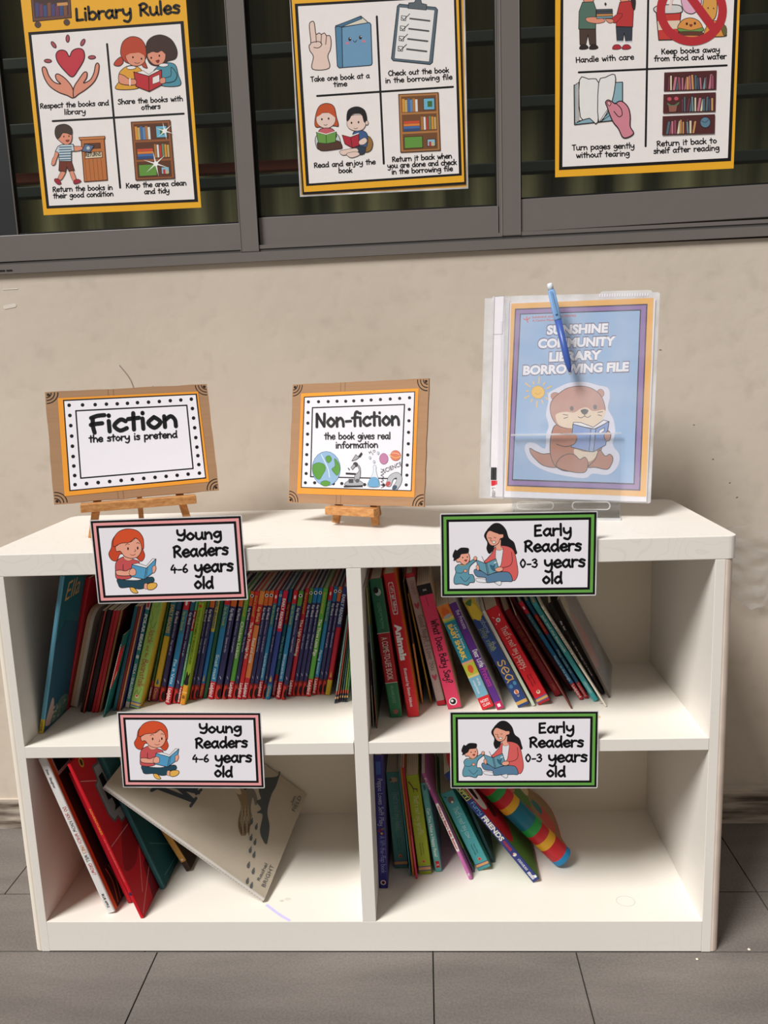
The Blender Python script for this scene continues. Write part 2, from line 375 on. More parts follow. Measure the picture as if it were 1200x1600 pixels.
class Art:
    """flat print: shapes drawn in a drawing's own coordinates, mapped to a plane at y = y0, later ones on top"""
    def __init__(s, fmap=None, y0=0.0, step=8e-6, ydown=True, place=None):
        s.mb = MB(); s.map = fmap or (lambda p: p); s.y = y0; s.step = step; s.sg = -1 if ydown else 1
        s.place = place or (lambda x, z, y: (x, y, z))
    def poly(s, col, pts):
        s.y -= s.step
        vs = [s.place(*s.map(p), s.y) for p in pts]
        a = sum(vs[i - 1][0] * vs[i][2] - vs[i][0] * vs[i - 1][2] for i in range(len(vs)))
        s.mb.add(vs, [tuple(range(len(vs)))] if a > 0 else [tuple(range(len(vs)))[::-1]], s.m(col))
    def m(s, col): return col if isinstance(col, bpy.types.Material) else M(col, 0.55, 0.25, 0.04)
    def stroke(s, col, w, P, closed=False, lift=True):
        if lift: s.y -= s.step
        P = [np.array(p, float) for p in P]
        P = [p for i, p in enumerate(P) if i == 0 or np.hypot(*(p - P[i - 1])) > 1e-9]
        if closed and np.hypot(*(P[0] - P[-1])) > 1e-9: P = P + [P[0]]
        k = s.m(col); vs = []; fs = []; dv = []; df = []
        n = len(P)
        D = [(P[i + 1] - P[i]) / np.hypot(*(P[i + 1] - P[i])) for i in range(n - 1)]
        def side(i):
            d = D[min(i, n - 2)]; return np.array([-d[1], d[0]])
        ends = [[None, None] for _ in range(n - 1)]
        for i in range(n):
            prev = D[i - 1] if i > 0 else (D[-1] if closed else None)
            nxt = D[i] if i < n - 1 else (D[0] if closed else None)
            if prev is not None and nxt is not None and prev @ nxt > 0.6:
                q = prev + nxt; q = q / np.hypot(*q); nn = np.array([-q[1], q[0]]) / max(0.5, q @ nxt) * w / 2
                if i > 0: ends[i - 1][1] = nn
                if i < n - 1: ends[i][0] = nn
            else:
                if i > 0: ends[i - 1][1] = np.array([-prev[1], prev[0]]) * w / 2
                if i < n - 1: ends[i][0] = np.array([-nxt[1], nxt[0]]) * w / 2
                b = len(dv); q = 12
                dv += [P[i] + w / 2 * np.array([math.cos(2 * PI * t / q), math.sin(2 * PI * t / q)]) for t in range(q)]
                df.append(tuple(range(b, b + q)))
        for i in range(n - 1):
            b = len(vs); e0, e1 = ends[i]
            vs += [P[i] - e0, P[i + 1] - e1, P[i + 1] + e1, P[i] + e0]; fs.append((b, b + 1, b + 2, b + 3))
        s.mb.add([s.place(*s.map(v), s.y) for v in vs], fs, k)
        if df: s.mb.add([s.place(*s.map(v), s.y + s.step * .45) for v in dv], df, k)
    # --- drawing commands
    def F(s, col, pts, ow=0, oc=(45, 35, 32), n=5):
        q = spline(pts, True, n); s.poly(col, q)
        if ow: s.stroke(oc, ow, q, True)
    def P(s, col, pts, ow=0, oc=(45, 35, 32)):
        s.poly(col, pts)
        if ow: s.stroke(oc, ow, pts, True)
    def L(s, col, w, pts): s.stroke(col, w, spline(pts, False, 5))
    def S(s, col, w, pts): s.stroke(col, w, pts)
    def E(s, col, cx, cy, rx, ry=None, a=0, ow=0, oc=(45, 35, 32), n=20):
        ry = ry or rx; c, d = math.cos(a), math.sin(a)
        q = [(cx + rx * math.cos(t) * c - ry * math.sin(t) * d, cy + rx * math.cos(t) * d + ry * math.sin(t) * c) for t in (2 * PI * i / n for i in range(n))]
        if col is not None: s.poly(col, q)
        if ow: s.stroke(oc, ow, q, True)
    def T(s, col, text, p0, p1, xh, w):
        tot = sum(A_[c][0] for c in text) - 0.15
        p0 = np.array(p0, float); p1 = np.array(p1, float); d = (p1 - p0) / tot
        l = np.hypot(*d); up = np.array([-d[1], d[0]]) / l * s.sg * -1 if False else np.array([-d[1], d[0]]) / l
        if s.sg < 0: up = -up
        x = 0; s.y -= s.step
        for c in text:
            adv, st = A_[c]
            for q in st:
                pts = [p0 + d * (x + a) + up * b * xh for a, b in q]
                s.stroke(col, w, spline(pts, False, 4), lift=False)
            x += adv
    def B(s, col, text, p0, p1, h, bold=0.0, shear=0.0):
        vs, fs = font_mesh(text, bold, shear)
        p0 = np.array(p0, float); p1 = np.array(p1, float); d = p1 - p0; l = np.hypot(*d)
        up = np.array([-d[1], d[0]]) / l
        if s.sg < 0: up = -up
        s.y -= s.step
        Q = [s.place(*s.map(p0 + d * a + up * b * h), s.y) for a, b in vs]
        f0 = fs[0]
        a = sum(Q[f0[i - 1]][0] * Q[f0[i]][2] - Q[f0[i]][0] * Q[f0[i - 1]][2] for i in range(len(f0)))
        s.mb.add(Q, fs if a > 0 else [f[::-1] for f in fs], s.m(col))
    def build(s, name, parent=None, **k): return s.mb.build(name, parent, **k)

# ------------------------------------------------------------------ structure
def structure(o, label, cat): return tag(o, label, cat, kind='structure')

# floor: grout bed and stone tiles, one mesh
f = MB()
f.box(-1.6, 2.9, -2.6, 0.395, -0.05, -0.003, M((72, 68, 65), 0.8, 0.1))
gx = [-1.6, -0.901, -0.401, 0.2234, 0.7118, 0.9585, 1.583, 2.2, 2.9]
def tile(x0, x1, y0, y1):
    q = 0.0013
    f.box(x0 + q, x1 - q, y0 + q, y1 - q, -0.02, 0.0, TILE)
rows = [(-2.6, -1.75, gx), (-1.75, -0.9, gx), (-0.9, 0.0, gx), (0.0, 0.1592, [-1.6, -1.0, -0.37, 0.2, 0.7118, 1.3275, 1.94, 2.9]), (0.1592, 0.395, [-1.6, -0.76, -0.14, 0.47, 0.7118, 1.3275, 1.94, 2.9])]
for y0, y1, xs in rows:
    for a, b in zip(xs, xs[1:]): tile(a, b, y0, y1)
structure(f.build('floor'), 'grey stone tiled floor under the white bookshelf', 'floor')

f = MB(); f.box(-1.6, 2.9, 0.395, 0.50, -0.05, 1.223, WALL)
wl = structure(f.build('wall_back'), 'beige painted wall below the grey windows, behind the shelf', 'wall')
# scratches and paint chips on the wall
a = Art(None, -0.0, 8e-6, False, place=lambda x, z, y: (x, 0.3945 + y, z))
for pts, wd, c in (([(0.105, 1.03), (0.125, 1.0), (0.135, 0.96)], .0022, (150, 136, 122)), ([(0.17, .985), (.185, .965), (.19, .95)], .003, (160, 146, 132)),
                   ([(-.12, 1.155), (-.10, 1.158)], .008, (225, 216, 204)), ([(-.12, 1.19), (-.09, 1.19)], .002, (228, 220, 208)),
                   ([(1.335, .75), (1.337, .751)], .0012, (90, 78, 70)), ([(1.35, .72), (1.353, .721)], .0012, (90, 78, 70)), ([(1.30, .80), (1.302, .80)], .0012, (90, 78, 70)),
                   ([(1.26, .87), (1.262, .87)], .0012, (90, 78, 70)), ([(1.19, 1.02), (1.193, 1.02)], .0012, (110, 98, 88))):
    a.L(c, wd, pts)
sc_ = a.build('paint_chips', wl)
tag(sc_, 'scratches and paint chips')
# painted skirting band
f = MB(); f.box(-1.6, 2.9, 0.391, 0.3955, 0.0, 0.073, WALL)
structure(f.build('baseboard_back'), 'worn painted skirting band along the floor', 'skirting')

# window: track, sliding panels
def quadbar(mb, x0, z00, z01, x1, z10, z11, y0, y1, m):
    vs = [(x0, y0, z00), (x1, y0, z10), (x1, y1, z10), (x0, y1, z00), (x0, y0, z01), (x1, y0, z11), (x1, y1, z11), (x0, y1, z01)]
    mb.add(vs, [(0, 3, 2, 1), (4, 5, 6, 7), (0, 1, 5, 4), (1, 2, 6, 5), (2, 3, 7, 6), (3, 0, 4, 7)], m)
f = MB()
quadbar(f, -1.6, 1.212, 1.230, 2.9, 1.2325, 1.2505, 0.388, 0.47, FRAME)
quadbar(f, -1.6, 1.230, 1.236, 2.9, 1.2505, 1.2565, 0.393, 0.47, FRAME_D)
quadbar(f, -1.6, 1.236, 1.243, 2.9, 1.2565, 1.2635, 0.3915, 0.398, FRAME)
for x in (-0.12, -0.105):
    f.box(x, x + .012, 0.3872, 0.389, 1.224, 1.2265, BLACK)
structure(f.build('trim_1'), 'grey aluminium bottom track of the sliding windows', 'window track')

def window(n, label, stiles, rail, glass, yg):
    e = structure(empty('window_%d' % n), label, 'window')
    for x0, x1, y0, m in stiles:
        s = MB(); s.box(x0, x1, y0, yg + 0.012, rail[2], 2.35, m)
        for xx in (x0, x1):
            s.box(xx - .0012, xx + .0012, y0 - 0.001, y0 + .002, rail[2], 2.35, GASKET if m is FRAME_D else FRAME)
        s.build('stile', e, 0.001)
    s = MB(); quadbar(s, rail[0], rail[2], rail[3], rail[1], rail[4], rail[5], yg - 0.012, yg + 0.012, FRAME); s.build('bottom_rail', e, 0.001)
    s = MB(); s.box(glass[0], glass[1], yg - 0.002, yg + 0.002, glass[2], 2.35, GLASS); s.build('glass_pane', e)
    s = MB(); quadbar(s, rail[0], rail[3], rail[3] + .004, rail[1], rail[5], rail[5] + .004, yg - 0.006, yg + 0.006, GASKET)
    s.box(glass[0], glass[0] + .004, yg - .006, yg + .006, rail[3], 2.35, GASKET); s.box(glass[1] - .004, glass[1], yg - .006, yg + .006, rail[3], 2.35, GASKET)
    s.build('gasket', e)
window(1, 'left sliding window pane in grey frame, with the first rules poster', [(-0.125, -0.078, 0.398, M((40, 42, 46), .5, .3)), (0.372, 0.4065, 0.390, FRAME)], (-0.125, 0.4065, 1.240, 1.2931, 1.2475, 1.2955), (-0.08, 0.374, 1.29), 0.405)  # left stile's near-black colour stands in for shadow on the grey frame
window(2, 'middle sliding window pane in grey frame, with the second rules poster', [(0.8765, 0.884, 0.399, FRAME), (0.884, 0.9190, 0.3905, FRAME)], (0.4085, 0.88, 1.248, 1.305, 1.253, 1.3055), (0.408, 0.878, 1.30), 0.411)
window(3, 'right sliding window pane in grey frame, with the third rules poster', [(1.56, 1.60, 0.390, FRAME)], (0.9205, 1.56, 1.254, 1.3145, 1.263, 1.3225), (0.919, 1.56, 1.31), 0.405)
window(4, 'far left window pane past the frame stile coloured dark for shadow, mostly outside the view', [(-1.0, -0.96, 0.398, FRAME)], (-1.0, -0.1255, 1.233, 1.286, 1.240, 1.2925), (-0.962, -0.1255, 1.28), 0.411)
f = MB(); f.box(0.4066, 0.4085, 0.40, 0.42, 1.24, 2.35, BLACK); f.box(0.919, 0.9205, 0.396, 0.42, 1.25, 2.35, BLACK)
structure(f.build('trim_2'), 'thin black seals between the sliding window panels', 'window seal')

# room behind the glass
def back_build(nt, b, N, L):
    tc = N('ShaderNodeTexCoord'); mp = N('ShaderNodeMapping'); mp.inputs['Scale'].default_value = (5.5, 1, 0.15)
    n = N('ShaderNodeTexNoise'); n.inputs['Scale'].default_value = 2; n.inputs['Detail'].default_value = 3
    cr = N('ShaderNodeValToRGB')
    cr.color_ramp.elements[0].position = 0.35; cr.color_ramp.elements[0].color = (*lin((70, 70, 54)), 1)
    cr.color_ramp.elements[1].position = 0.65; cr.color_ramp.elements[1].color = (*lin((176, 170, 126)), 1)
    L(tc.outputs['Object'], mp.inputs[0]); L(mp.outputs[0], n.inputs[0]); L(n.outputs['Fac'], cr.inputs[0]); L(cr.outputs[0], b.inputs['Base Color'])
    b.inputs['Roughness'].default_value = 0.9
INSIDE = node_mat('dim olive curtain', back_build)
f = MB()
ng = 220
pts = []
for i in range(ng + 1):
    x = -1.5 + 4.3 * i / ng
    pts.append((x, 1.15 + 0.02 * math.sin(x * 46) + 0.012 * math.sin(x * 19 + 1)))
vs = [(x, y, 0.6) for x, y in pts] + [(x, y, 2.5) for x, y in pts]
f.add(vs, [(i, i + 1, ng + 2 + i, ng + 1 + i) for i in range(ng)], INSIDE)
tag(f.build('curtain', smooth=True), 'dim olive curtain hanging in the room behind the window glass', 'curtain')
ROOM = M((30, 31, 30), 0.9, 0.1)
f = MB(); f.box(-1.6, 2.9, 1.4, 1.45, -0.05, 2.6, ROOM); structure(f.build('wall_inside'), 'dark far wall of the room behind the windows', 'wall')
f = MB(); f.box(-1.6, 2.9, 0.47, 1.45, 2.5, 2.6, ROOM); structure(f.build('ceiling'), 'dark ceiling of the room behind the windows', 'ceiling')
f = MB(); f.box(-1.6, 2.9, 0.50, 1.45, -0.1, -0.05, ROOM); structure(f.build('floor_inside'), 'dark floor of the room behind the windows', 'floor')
BAR = M((54, 58, 58), 0.6, 0.3); BARR = M((150, 72, 54), 0.6, 0.3)
bars = [(1.300, BAR, 'lowest'), (1.451, BAR, 'second from the bottom'), (1.592, BAR, 'third from the bottom'), (1.735, BAR, 'topmost')]
for z, m, wd in bars:
    s = MB(); s.prism([(0.74, z - .013), (0.765, z - .013), (0.765, z + .013), (0.74, z + .013)], -1.4, 2.7, m, 'x')
    tag(s.build('window_rail', bevel=.003), 'grey horizontal rail behind the window glass, %s of four' % wd, 'rail', 'rails behind the window glass')
s = MB(); s.prism([(0.80, 1.485), (0.82, 1.485), (0.82, 1.510), (0.80, 1.510)], -1.4, 0.45, BARR, 'x')
tag(s.build('window_rail', bevel=.003), 'reddish brown rail seen through the glass behind the first poster', 'rail', 'rails behind the window glass')

# ------------------------------------------------------------------ bookshelf
H, W, D = 0.7286, 1.2, 0.352
SZ, PZ = 0.3930, 0.0594
shelf = tag(empty('bookshelf', Matrix.Translation((0.6, 0.0, 0.0))), 'low white four-cubby bookshelf standing against the beige wall', 'bookshelf')
def sp(mb, name, bevel=0.0, **k):
    o = mb.build(name, shelf, bevel, **k); o.matrix_parent_inverse = Matrix.Translation((-0.6, 0, 0)); return o
def rrect(x0, x1, y0, y1, r, n=6, rb=None):
    rb = r if rb is None else rb
    q = []
    for cx, cy, a0, rr in ((x1 - rb, y1 - rb, 0, rb), (x0 + rb, y1 - rb, 90, rb), (x0 + r, y0 + r, 180, r), (x1 - r, y0 + r, 270, r)):
        for i in range(n + 1):
            t = math.radians(a0 + 90 * i / n); q.append((cx + rr * math.cos(t), cy + rr * math.sin(t)))
    return q
s = MB(); s.prism(rrect(-0.005, W + .005, 0, D, .014, rb=.022), H - 0.0374, H, WHITE_TOP); sp(s, 'top_board', 0.0012)
for nm, x0, x1, mm in (('L', 0.0, 0.0275, EDGE_CREAM), ('R', W - .0291, W, EDGE_WORN)):
    s = MB()
    r, rx = 0.010, 0.0135
    if nm == 'L': s.box(rx, x1, 0, D, 0, H - .0376, WHITE_LAM)
    else: s.box(x0, x1 - rx, 0, D, 0, H - .0376, WHITE_LAM)
    side = sp(s, 'side_panel', 0.0006)
    s = MB()
    if nm == 'L':
        q = [(rx, 0.0006), (rx, D), (0, D)] + [(rx - rx * math.cos(t), r - r * math.sin(t)) for t in (math.radians(15 * i) for i in range(6))]
        q = q[::-1]
    else:
        q = [(W - rx, 0.0006)] + [(W - rx + rx * math.sin(t), r - r * math.cos(t)) for t in (math.radians(15 * i) for i in range(1, 7))] + [(W, D), (W - rx, D)]
    s.prism(q, 0.001, H - .0378, mm)
    e = s.build('edge_strip', side); e.matrix_parent_inverse = Matrix.Identity(4)
    if nm == 'R': tag(e, 'scuffed pinkish edge strip')
s = MB(); s.box(0.5910, 0.6147, 0.0, D - .006, PZ, H - .0376, WHITE_LAM); sp(s, 'divider', 0.0006)
for x0, x1 in ((0.0277, 0.5898), (0.6153, W - .0293)):
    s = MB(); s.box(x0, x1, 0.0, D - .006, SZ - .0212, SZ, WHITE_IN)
    s.box(x0, x1, -0.0006, 0.0006, SZ - .0209, SZ - .0003, WHITE_LAM); sp(s, 'shelf_board', 0.0004)
for x0, x1 in ((0.0277, 0.5908), (0.6149, W - .0293)):
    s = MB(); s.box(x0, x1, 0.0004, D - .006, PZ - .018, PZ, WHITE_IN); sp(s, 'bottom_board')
s = MB(); s.box(0.0277, W - .0293, -0.0003, 0.02, 0.0015, PZ - .0004, WHITE_LAM); sp(s, 'plinth', 0.0004)
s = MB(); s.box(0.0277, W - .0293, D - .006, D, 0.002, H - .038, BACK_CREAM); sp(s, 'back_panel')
# pen marks and a stain on the boards
a = Art(None, 0, 8e-6, False, place=lambda x, z, y: (x, z, PZ - y + .0001))
a.L((206, 200, 244), .0055, [(.415, .043), (.442, .018), (.462, .003)])
a.E((222, 216, 206), .45, .06, .006, .004); a.E((214, 206, 196), .44, .055, .004, .003)
o = a.build('pen_mark', shelf); o.matrix_parent_inverse = Matrix.Translation((-0.6, 0, 0)); tag(o, 'lilac pen stroke')
a = Art(None, 0, 8e-6, False, place=lambda x, z, y: (x, z, PZ - y + .0001))
a.E(None, 1.055, .052, .016, .014, 0, .0009, (196, 196, 198))
o = a.build('pencil_ring', shelf); o.matrix_parent_inverse = Matrix.Translation((-0.6, 0, 0)); tag(o, 'faint pencil ring')
a = Art(None, 0, 8e-6, False, place=lambda x, z, y: (x, z, SZ - y + .0001))
a.E((222, 192, 140), 1.01, .085, .005, .006); a.L((218, 200, 170), .003, [(1.00, .065), (.98, .045), (.95, .03)]); a.E((190, 180, 165), 1.03, .14, .004, .002)
o = a.build('stain', shelf); o.matrix_parent_inverse = Matrix.Translation((-0.6, 0, 0)); tag(o, 'small tan stain')

# clear plastic crumpled behind the shelf on the right
s = MB(); nx, nz = 34, 26; rnd = random.Random(3)
hs = [[rnd.uniform(-1, 1) for _ in range(nz + 1)] for _ in range(nx + 1)]
vs = []
for i in range(nx + 1):
    for j in range(nz + 1):
        u, v = i / nx, j / nz
        x = 1.16 + 0.36 * u
        top = 0.652 - .012 * math.sin(u * 9); bot = 0.585 - 0.12 * u - .02 * math.sin(u * 13)
        z = bot + (top - bot) * v
        fold = .010 * math.sin((u * 2.2 + v * 2.9) * 9) + .006 * math.sin((u * 5 - v * 4) * 7)
        vs.append((x, 0.377 + fold * 0.45 + hs[i][j] * .0009, z + .004 * hs[j % nx][i % nz]))
s.add(vs, [(i * (nz + 1) + j, (i + 1) * (nz + 1) + j, (i + 1) * (nz + 1) + j + 1, i * (nz + 1) + j + 1) for i in range(nx) for j in range(nz)], CLING)
tag(s.build('plastic_sheet', smooth=True), 'crumpled clear plastic sheet hanging on the wall beside the shelf', 'plastic sheet')
for (x, y, r_, wd) in ((1.253, 0.005, .0028, 'beside'), (1.158, -.018, .0024, 'in front of')):
    s = MB(); s.lathe((x, y, 0), (x, y, 1), [(0, r_ * .7), (r_ * .4, r_), (r_ * .9, r_ * .5)], M((226, 214, 196)), 7)
    tag(s.build('crumb'), 'tiny pale crumb on the floor tile %s the shelf corner' % wd, 'crumb', 'crumbs on the floor')

# ------------------------------------------------------------------ printed signs
SKIN = (240, 170, 146); SKIN2 = (226, 150, 124); OUT = (44, 34, 34)
def pose(X, Y, Z, yaw=0, lean=0, roll=0):
    return Matrix.Translation((X, Y, Z)) @ Matrix.Rotation(yaw, 4, 'Z') @ Matrix.Rotation(lean, 4, 'X') @ Matrix.Rotation(roll, 4, 'Y')

def draw_girl(a):
    """red haired girl sitting cross-legged with a blue book"""
    a.F((206, 74, 42), [(250, 150), (320, 122), (390, 138), (426, 190), (420, 250), (432, 300), (405, 334), (360, 300), (290, 285), (262, 285), (240, 325), (205, 318), (186, 280), (205, 240), (215, 190)], 4, OUT)
    a.F((204, 86, 88), [(258, 312), (300, 300), (350, 318), (385, 330), (392, 345), (345, 380), (340, 430), (300, 446), (235, 440), (228, 390), (232, 340)], 4, OUT)
    a.F(SKIN, [(290, 290), (330, 300), (350, 315), (320, 328), (292, 315)], 2, OUT)
    a.F(SKIN, [(262, 215), (290, 195), (350, 176), (404, 205), (412, 258), (385, 302), (340, 312), (295, 298), (266, 264), (240, 264), (234, 236), (250, 224)], 4, OUT)
    a.F((220, 84, 46), [(218, 226), (225, 178), (262, 136), (322, 121), (386, 136), (422, 180), (427, 245), (415, 250), (404, 210), (372, 182), (330, 208), (280, 212), (250, 222), (232, 232)], 4, OUT)
    a.L(OUT, 3, [(372, 182), (355, 198), (335, 208)])
    a.E((40, 28, 26), 319, 249, 5.5, 10); a.E((40, 28, 26), 385, 247, 5.5, 10)
    a.L(OUT, 3.5, [(303, 226), (315, 217), (328, 222)]); a.L(OUT, 3.5, [(378, 215), (390, 212), (398, 220)])
    a.L(OUT, 3, [(366, 255), (371, 265), (361, 269)]); a.L((150, 60, 54), 3.5, [(334, 287), (350, 293), (368, 286)])
    a.F((36, 72, 90), [(240, 444), (300, 452), (380, 455), (440, 440), (482, 438), (488, 466), (440, 480), (425, 505), (380, 512), (330, 498), (262, 500), (244, 475)], 4, OUT)
    a.F(SKIN, [(425, 478), (445, 482), (443, 512), (420, 508)], 2, OUT)
    a.F((236, 182, 84), [(444, 485), (470, 474), (504, 478), (506, 498), (480, 517), (446, 516)], 4, OUT)
    a.F((236, 182, 84), [(324, 500), (350, 502), (368, 520), (376, 536), (350, 537), (330, 522)], 4, OUT)
    a.F(SKIN, [(232, 390), (262, 386), (300, 392), (335, 378), (362, 384), (366, 405), (345, 420), (300, 424), (250, 420), (234, 410)], 4, OUT)
    a.L(OUT, 3, [(282, 350), (280, 375), (284, 388)])
    a.P((238, 238, 242), [(345, 350), (385, 344), (440, 364), (485, 318), (508, 322), (448, 380), (350, 360)], 3, OUT)
    a.P((86, 160, 204), [(343, 352), (440, 378), (424, 450), (330, 428)], 4, OUT)
    a.P((86, 160, 204), [(440, 378), (507, 320), (494, 402), (424, 450)], 4, OUT)
    a.S(OUT, 3, [(450, 372), (436, 445)])
    a.F(SKIN, [(330, 384), (352, 376), (368, 392), (364, 418), (340, 424), (322, 412)], 3, OUT)
    a.F(SKIN, [(482, 372), (500, 362), (506, 380), (498, 402), (482, 412), (480, 392)], 3, OUT)

def draw_mother(a):
    """mother and baby reading"""
    a.F((28, 26, 30), [(380, 160), (420, 122), (465, 122), (505, 160), (525, 215), (560, 245), (575, 290), (582, 318), (560, 322), (520, 290), (440, 262), (415, 300), (392, 318), (375, 285), (380, 245), (358, 200)], 3, OUT)
    a.F((222, 100, 98), [(430, 278), (460, 266), (520, 272), (560, 300), (580, 370), (590, 450), (570, 496), (540, 490), (500, 450), (420, 400), (360, 375), (380, 350), (410, 315)], 4, OUT)
    a.F((232, 232, 238), [(440, 288), (462, 296), (486, 288), (482, 340), (470, 400), (440, 398), (436, 340)], 3, OUT)
    a.F(SKIN, [(440, 250), (470, 225), (472, 270), (488, 285), (462, 297), (440, 288)], 2, OUT)
    a.F(SKIN, [(372, 195), (390, 168), (425, 172), (462, 190), (486, 188), (488, 212), (466, 222), (455, 250), (425, 266), (398, 258), (378, 225)], 4, OUT)
    a.F((28, 26, 30), [(362, 195), (385, 150), (430, 135), (480, 160), (490, 190), (464, 190), (430, 180), (392, 168), (372, 192)], 0)
    a.L(OUT, 3, [(386, 212), (394, 216), (402, 213)]); a.L(OUT, 3, [(424, 210), (431, 214), (438, 211)])
    a.L(OUT, 3, [(406, 215), (402, 232), (412, 234)]); a.F((250, 250, 250), [(412, 238), (436, 238), (425, 252)], 2.5, OUT)
    a.F((92, 130, 162), [(296, 420), (330, 430), (400, 450), (460, 440), (530, 445), (552, 500), (510, 503), (440, 505), (374, 508), (368, 478), (310, 468), (290, 440)], 4, OUT)
    a.F((236, 236, 242), [(305, 480), (340, 482), (368, 490), (370, 508), (330, 506), (306, 498)], 2.5, OUT)
    a.F((236, 236, 242), [(432, 508), (470, 500), (476, 520), (462, 528), (440, 516)], 2.5, OUT)
    a.L(OUT, 3, [(545, 310), (550, 370), (530, 400), (482, 412)])
    a.P((104, 158, 178), [(303, 358), (368, 382), (384, 460), (322, 420)], 4, OUT)
    a.P((104, 158, 178), [(368, 382), (438, 352), (464, 432), (384, 460)], 4, OUT)
    a.S(OUT, 3, [(376, 380), (392, 456)])
    a.F((58, 104, 130), [(400, 392), (420, 400), (432, 388), (428, 420), (440, 432), (420, 430), (405, 412)], 2, OUT)
    a.S((240, 240, 244), 6, [(428, 380), (440, 374)]); a.S(OUT, 3, [(342, 336), (350, 352), (362, 380)])
    a.F(SKIN, [(434, 420), (455, 408), (482, 410), (486, 428), (462, 438), (440, 434)], 3, OUT)
    a.F(SKIN, [(304, 398), (318, 392), (326, 412), (320, 430), (306, 418)], 3, OUT)
    # baby
    a.F((98, 156, 176), [(180, 388), (210, 386), (232, 385), (290, 352), (304, 362), (262, 400), (254, 450), (280, 455), (292, 480), (290, 505), (262, 508), (245, 525), (200, 515), (158, 515), (152, 480), (165, 440), (160, 410)], 4, OUT)
    a.L(OUT, 3, [(170, 440), (200, 445), (222, 432)]); a.L(OUT, 3, [(196, 468), (230, 500), (262, 470)])
    a.F(SKIN, [(286, 350), (294, 336), (308, 340), (306, 356), (294, 362)], 3, OUT)
    a.E(SKIN, 230, 430, 12, 10, 0, 3, OUT)
    a.F(SKIN, [(168, 350), (190, 330), (200, 316), (246, 310), (260, 350), (245, 380), (215, 388), (192, 370), (172, 370)], 4, OUT)
    a.F((28, 26, 30), [(146, 318), (160, 290), (172, 296), (200, 278), (246, 280), (252, 294), (246, 312), (225, 316), (200, 320), (190, 340), (170, 352), (150, 362), (152, 346), (144, 336)], 3, OUT)
    a.E(OUT, 212, 342, 4, 5); a.E(OUT, 243, 338, 4, 5); a.F((170, 60, 60), [(222, 360), (240, 355), (236, 368)], 2, OUT)
    a.L((214, 150, 60), 4, [(188, 388), (210, 394), (232, 386)])

SIGN_SRC = {'girl': [(62, 57), (1100, 55), (1125, 603), (103, 600)], 'mother': [(55, 50), (1132, 45), (1125, 603), (65, 603)]}
def shelf_sign(label, art, border, w, h, X, Z, roll):
    e = tag(empty('shelf_sign', pose(X, -0.0042, Z, 0, -0.008, roll)), label, 'sign', 'age signs along the shelf fronts')
    s = MB(); s.prism(rrect(-w / 2, w / 2, 0, h, .002), 0.0, 0.0006, LAMEDGE, 'y'); s.build('laminate_sheet', e)
    def rect(i): return [(-w / 2 + i, i), (w / 2 - i, i), (w / 2 - i, h - i), (-w / 2 + i, h - i)]
    a = Art(None, -.0001, 2e-5, False)
    for i, c in ((.0018, (12, 12, 14)), (.0052, border), (.0098, (12, 12, 14)), (.0138, PAPER)): a.P(c, rect(i))
    a.build('border_card', e)
    hm = homog(SIGN_SRC[art], [(-w / 2, h), (w / 2, h), (w / 2, 0), (-w / 2, 0)])
    a = Art(hm, -.0002, 8e-6)
    (draw_girl if art == 'girl' else draw_mother)(a); a.build('illustration', e)
    a = Art(hm, -.0002, 8e-6)
    if art == 'girl':
        a.T((12, 12, 14), 'Young', (655, 205), (955, 200), 42, 17); a.T((12, 12, 14), 'Readers', (628, 315), (998, 306), 46, 17)
        a.T((12, 12, 14), '4-6', (606, 416), (722, 414), 34, 12); a.T((12, 12, 14), 'years', (770, 418), (1028, 412), 47, 17); a.T((12, 12, 14), 'old', (765, 518), (888, 520), 44, 17)
    else:
        a.T((12, 12, 14), 'Early', (700, 206), (950, 200), 45, 17); a.T((12, 12, 14), 'Readers', (634, 308), (1018, 304), 46, 17)
        a.T((12, 12, 14), '0-3', (604, 412), (722, 412), 36, 12); a.T((12, 12, 14), 'years', (772, 415), (1045, 410), 48, 17); a.T((12, 12, 14), 'old', (760, 518), (888, 518), 44, 17)
    a.build('lettering', e)
PINK = (240, 164, 166); GREEN = (104, 168, 76)
shelf_sign('pink-bordered Young Readers sign on the front of the shelf top', 'girl', PINK, .2471, .1392, .3065, .6439, -.0057)
shelf_sign('green-bordered Early Readers sign on the front of the shelf top', 'mother', GREEN, .2444, .1357, .8637, .6399, .012)
shelf_sign('pink-bordered Young Readers sign on the middle shelf board', 'girl', PINK, .2437, .1364, .3146, .3163, .0168)
shelf_sign('green-bordered Early Readers sign on the middle shelf board', 'mother', GREEN, .2423, .1359, .8703, .3097, .009)

# ------------------------------------------------------------------ cardboard signs on small easels
def corner_arcs(par, w, h):
    for sx in (-1, 1):
        for z0, sz in ((0, 1), (h, -1)):
            a = Art(None, -.0002, 1.5e-5, False)
            cx = sx * (w / 2 - .002); cz = z0 + sz * .002
            for r in (.008, .0135, .019):
                a.S((40, 30, 26), .0017, [(cx - sx * r * math.cos(t), cz + sz * r * math.sin(t)) for t in (PI / 2 * i / 8 for i in range(9))])
            a.E((40, 30, 26), cx - sx * .003, cz + sz * .003, .0026)
            a.build('corner_arcs', par)

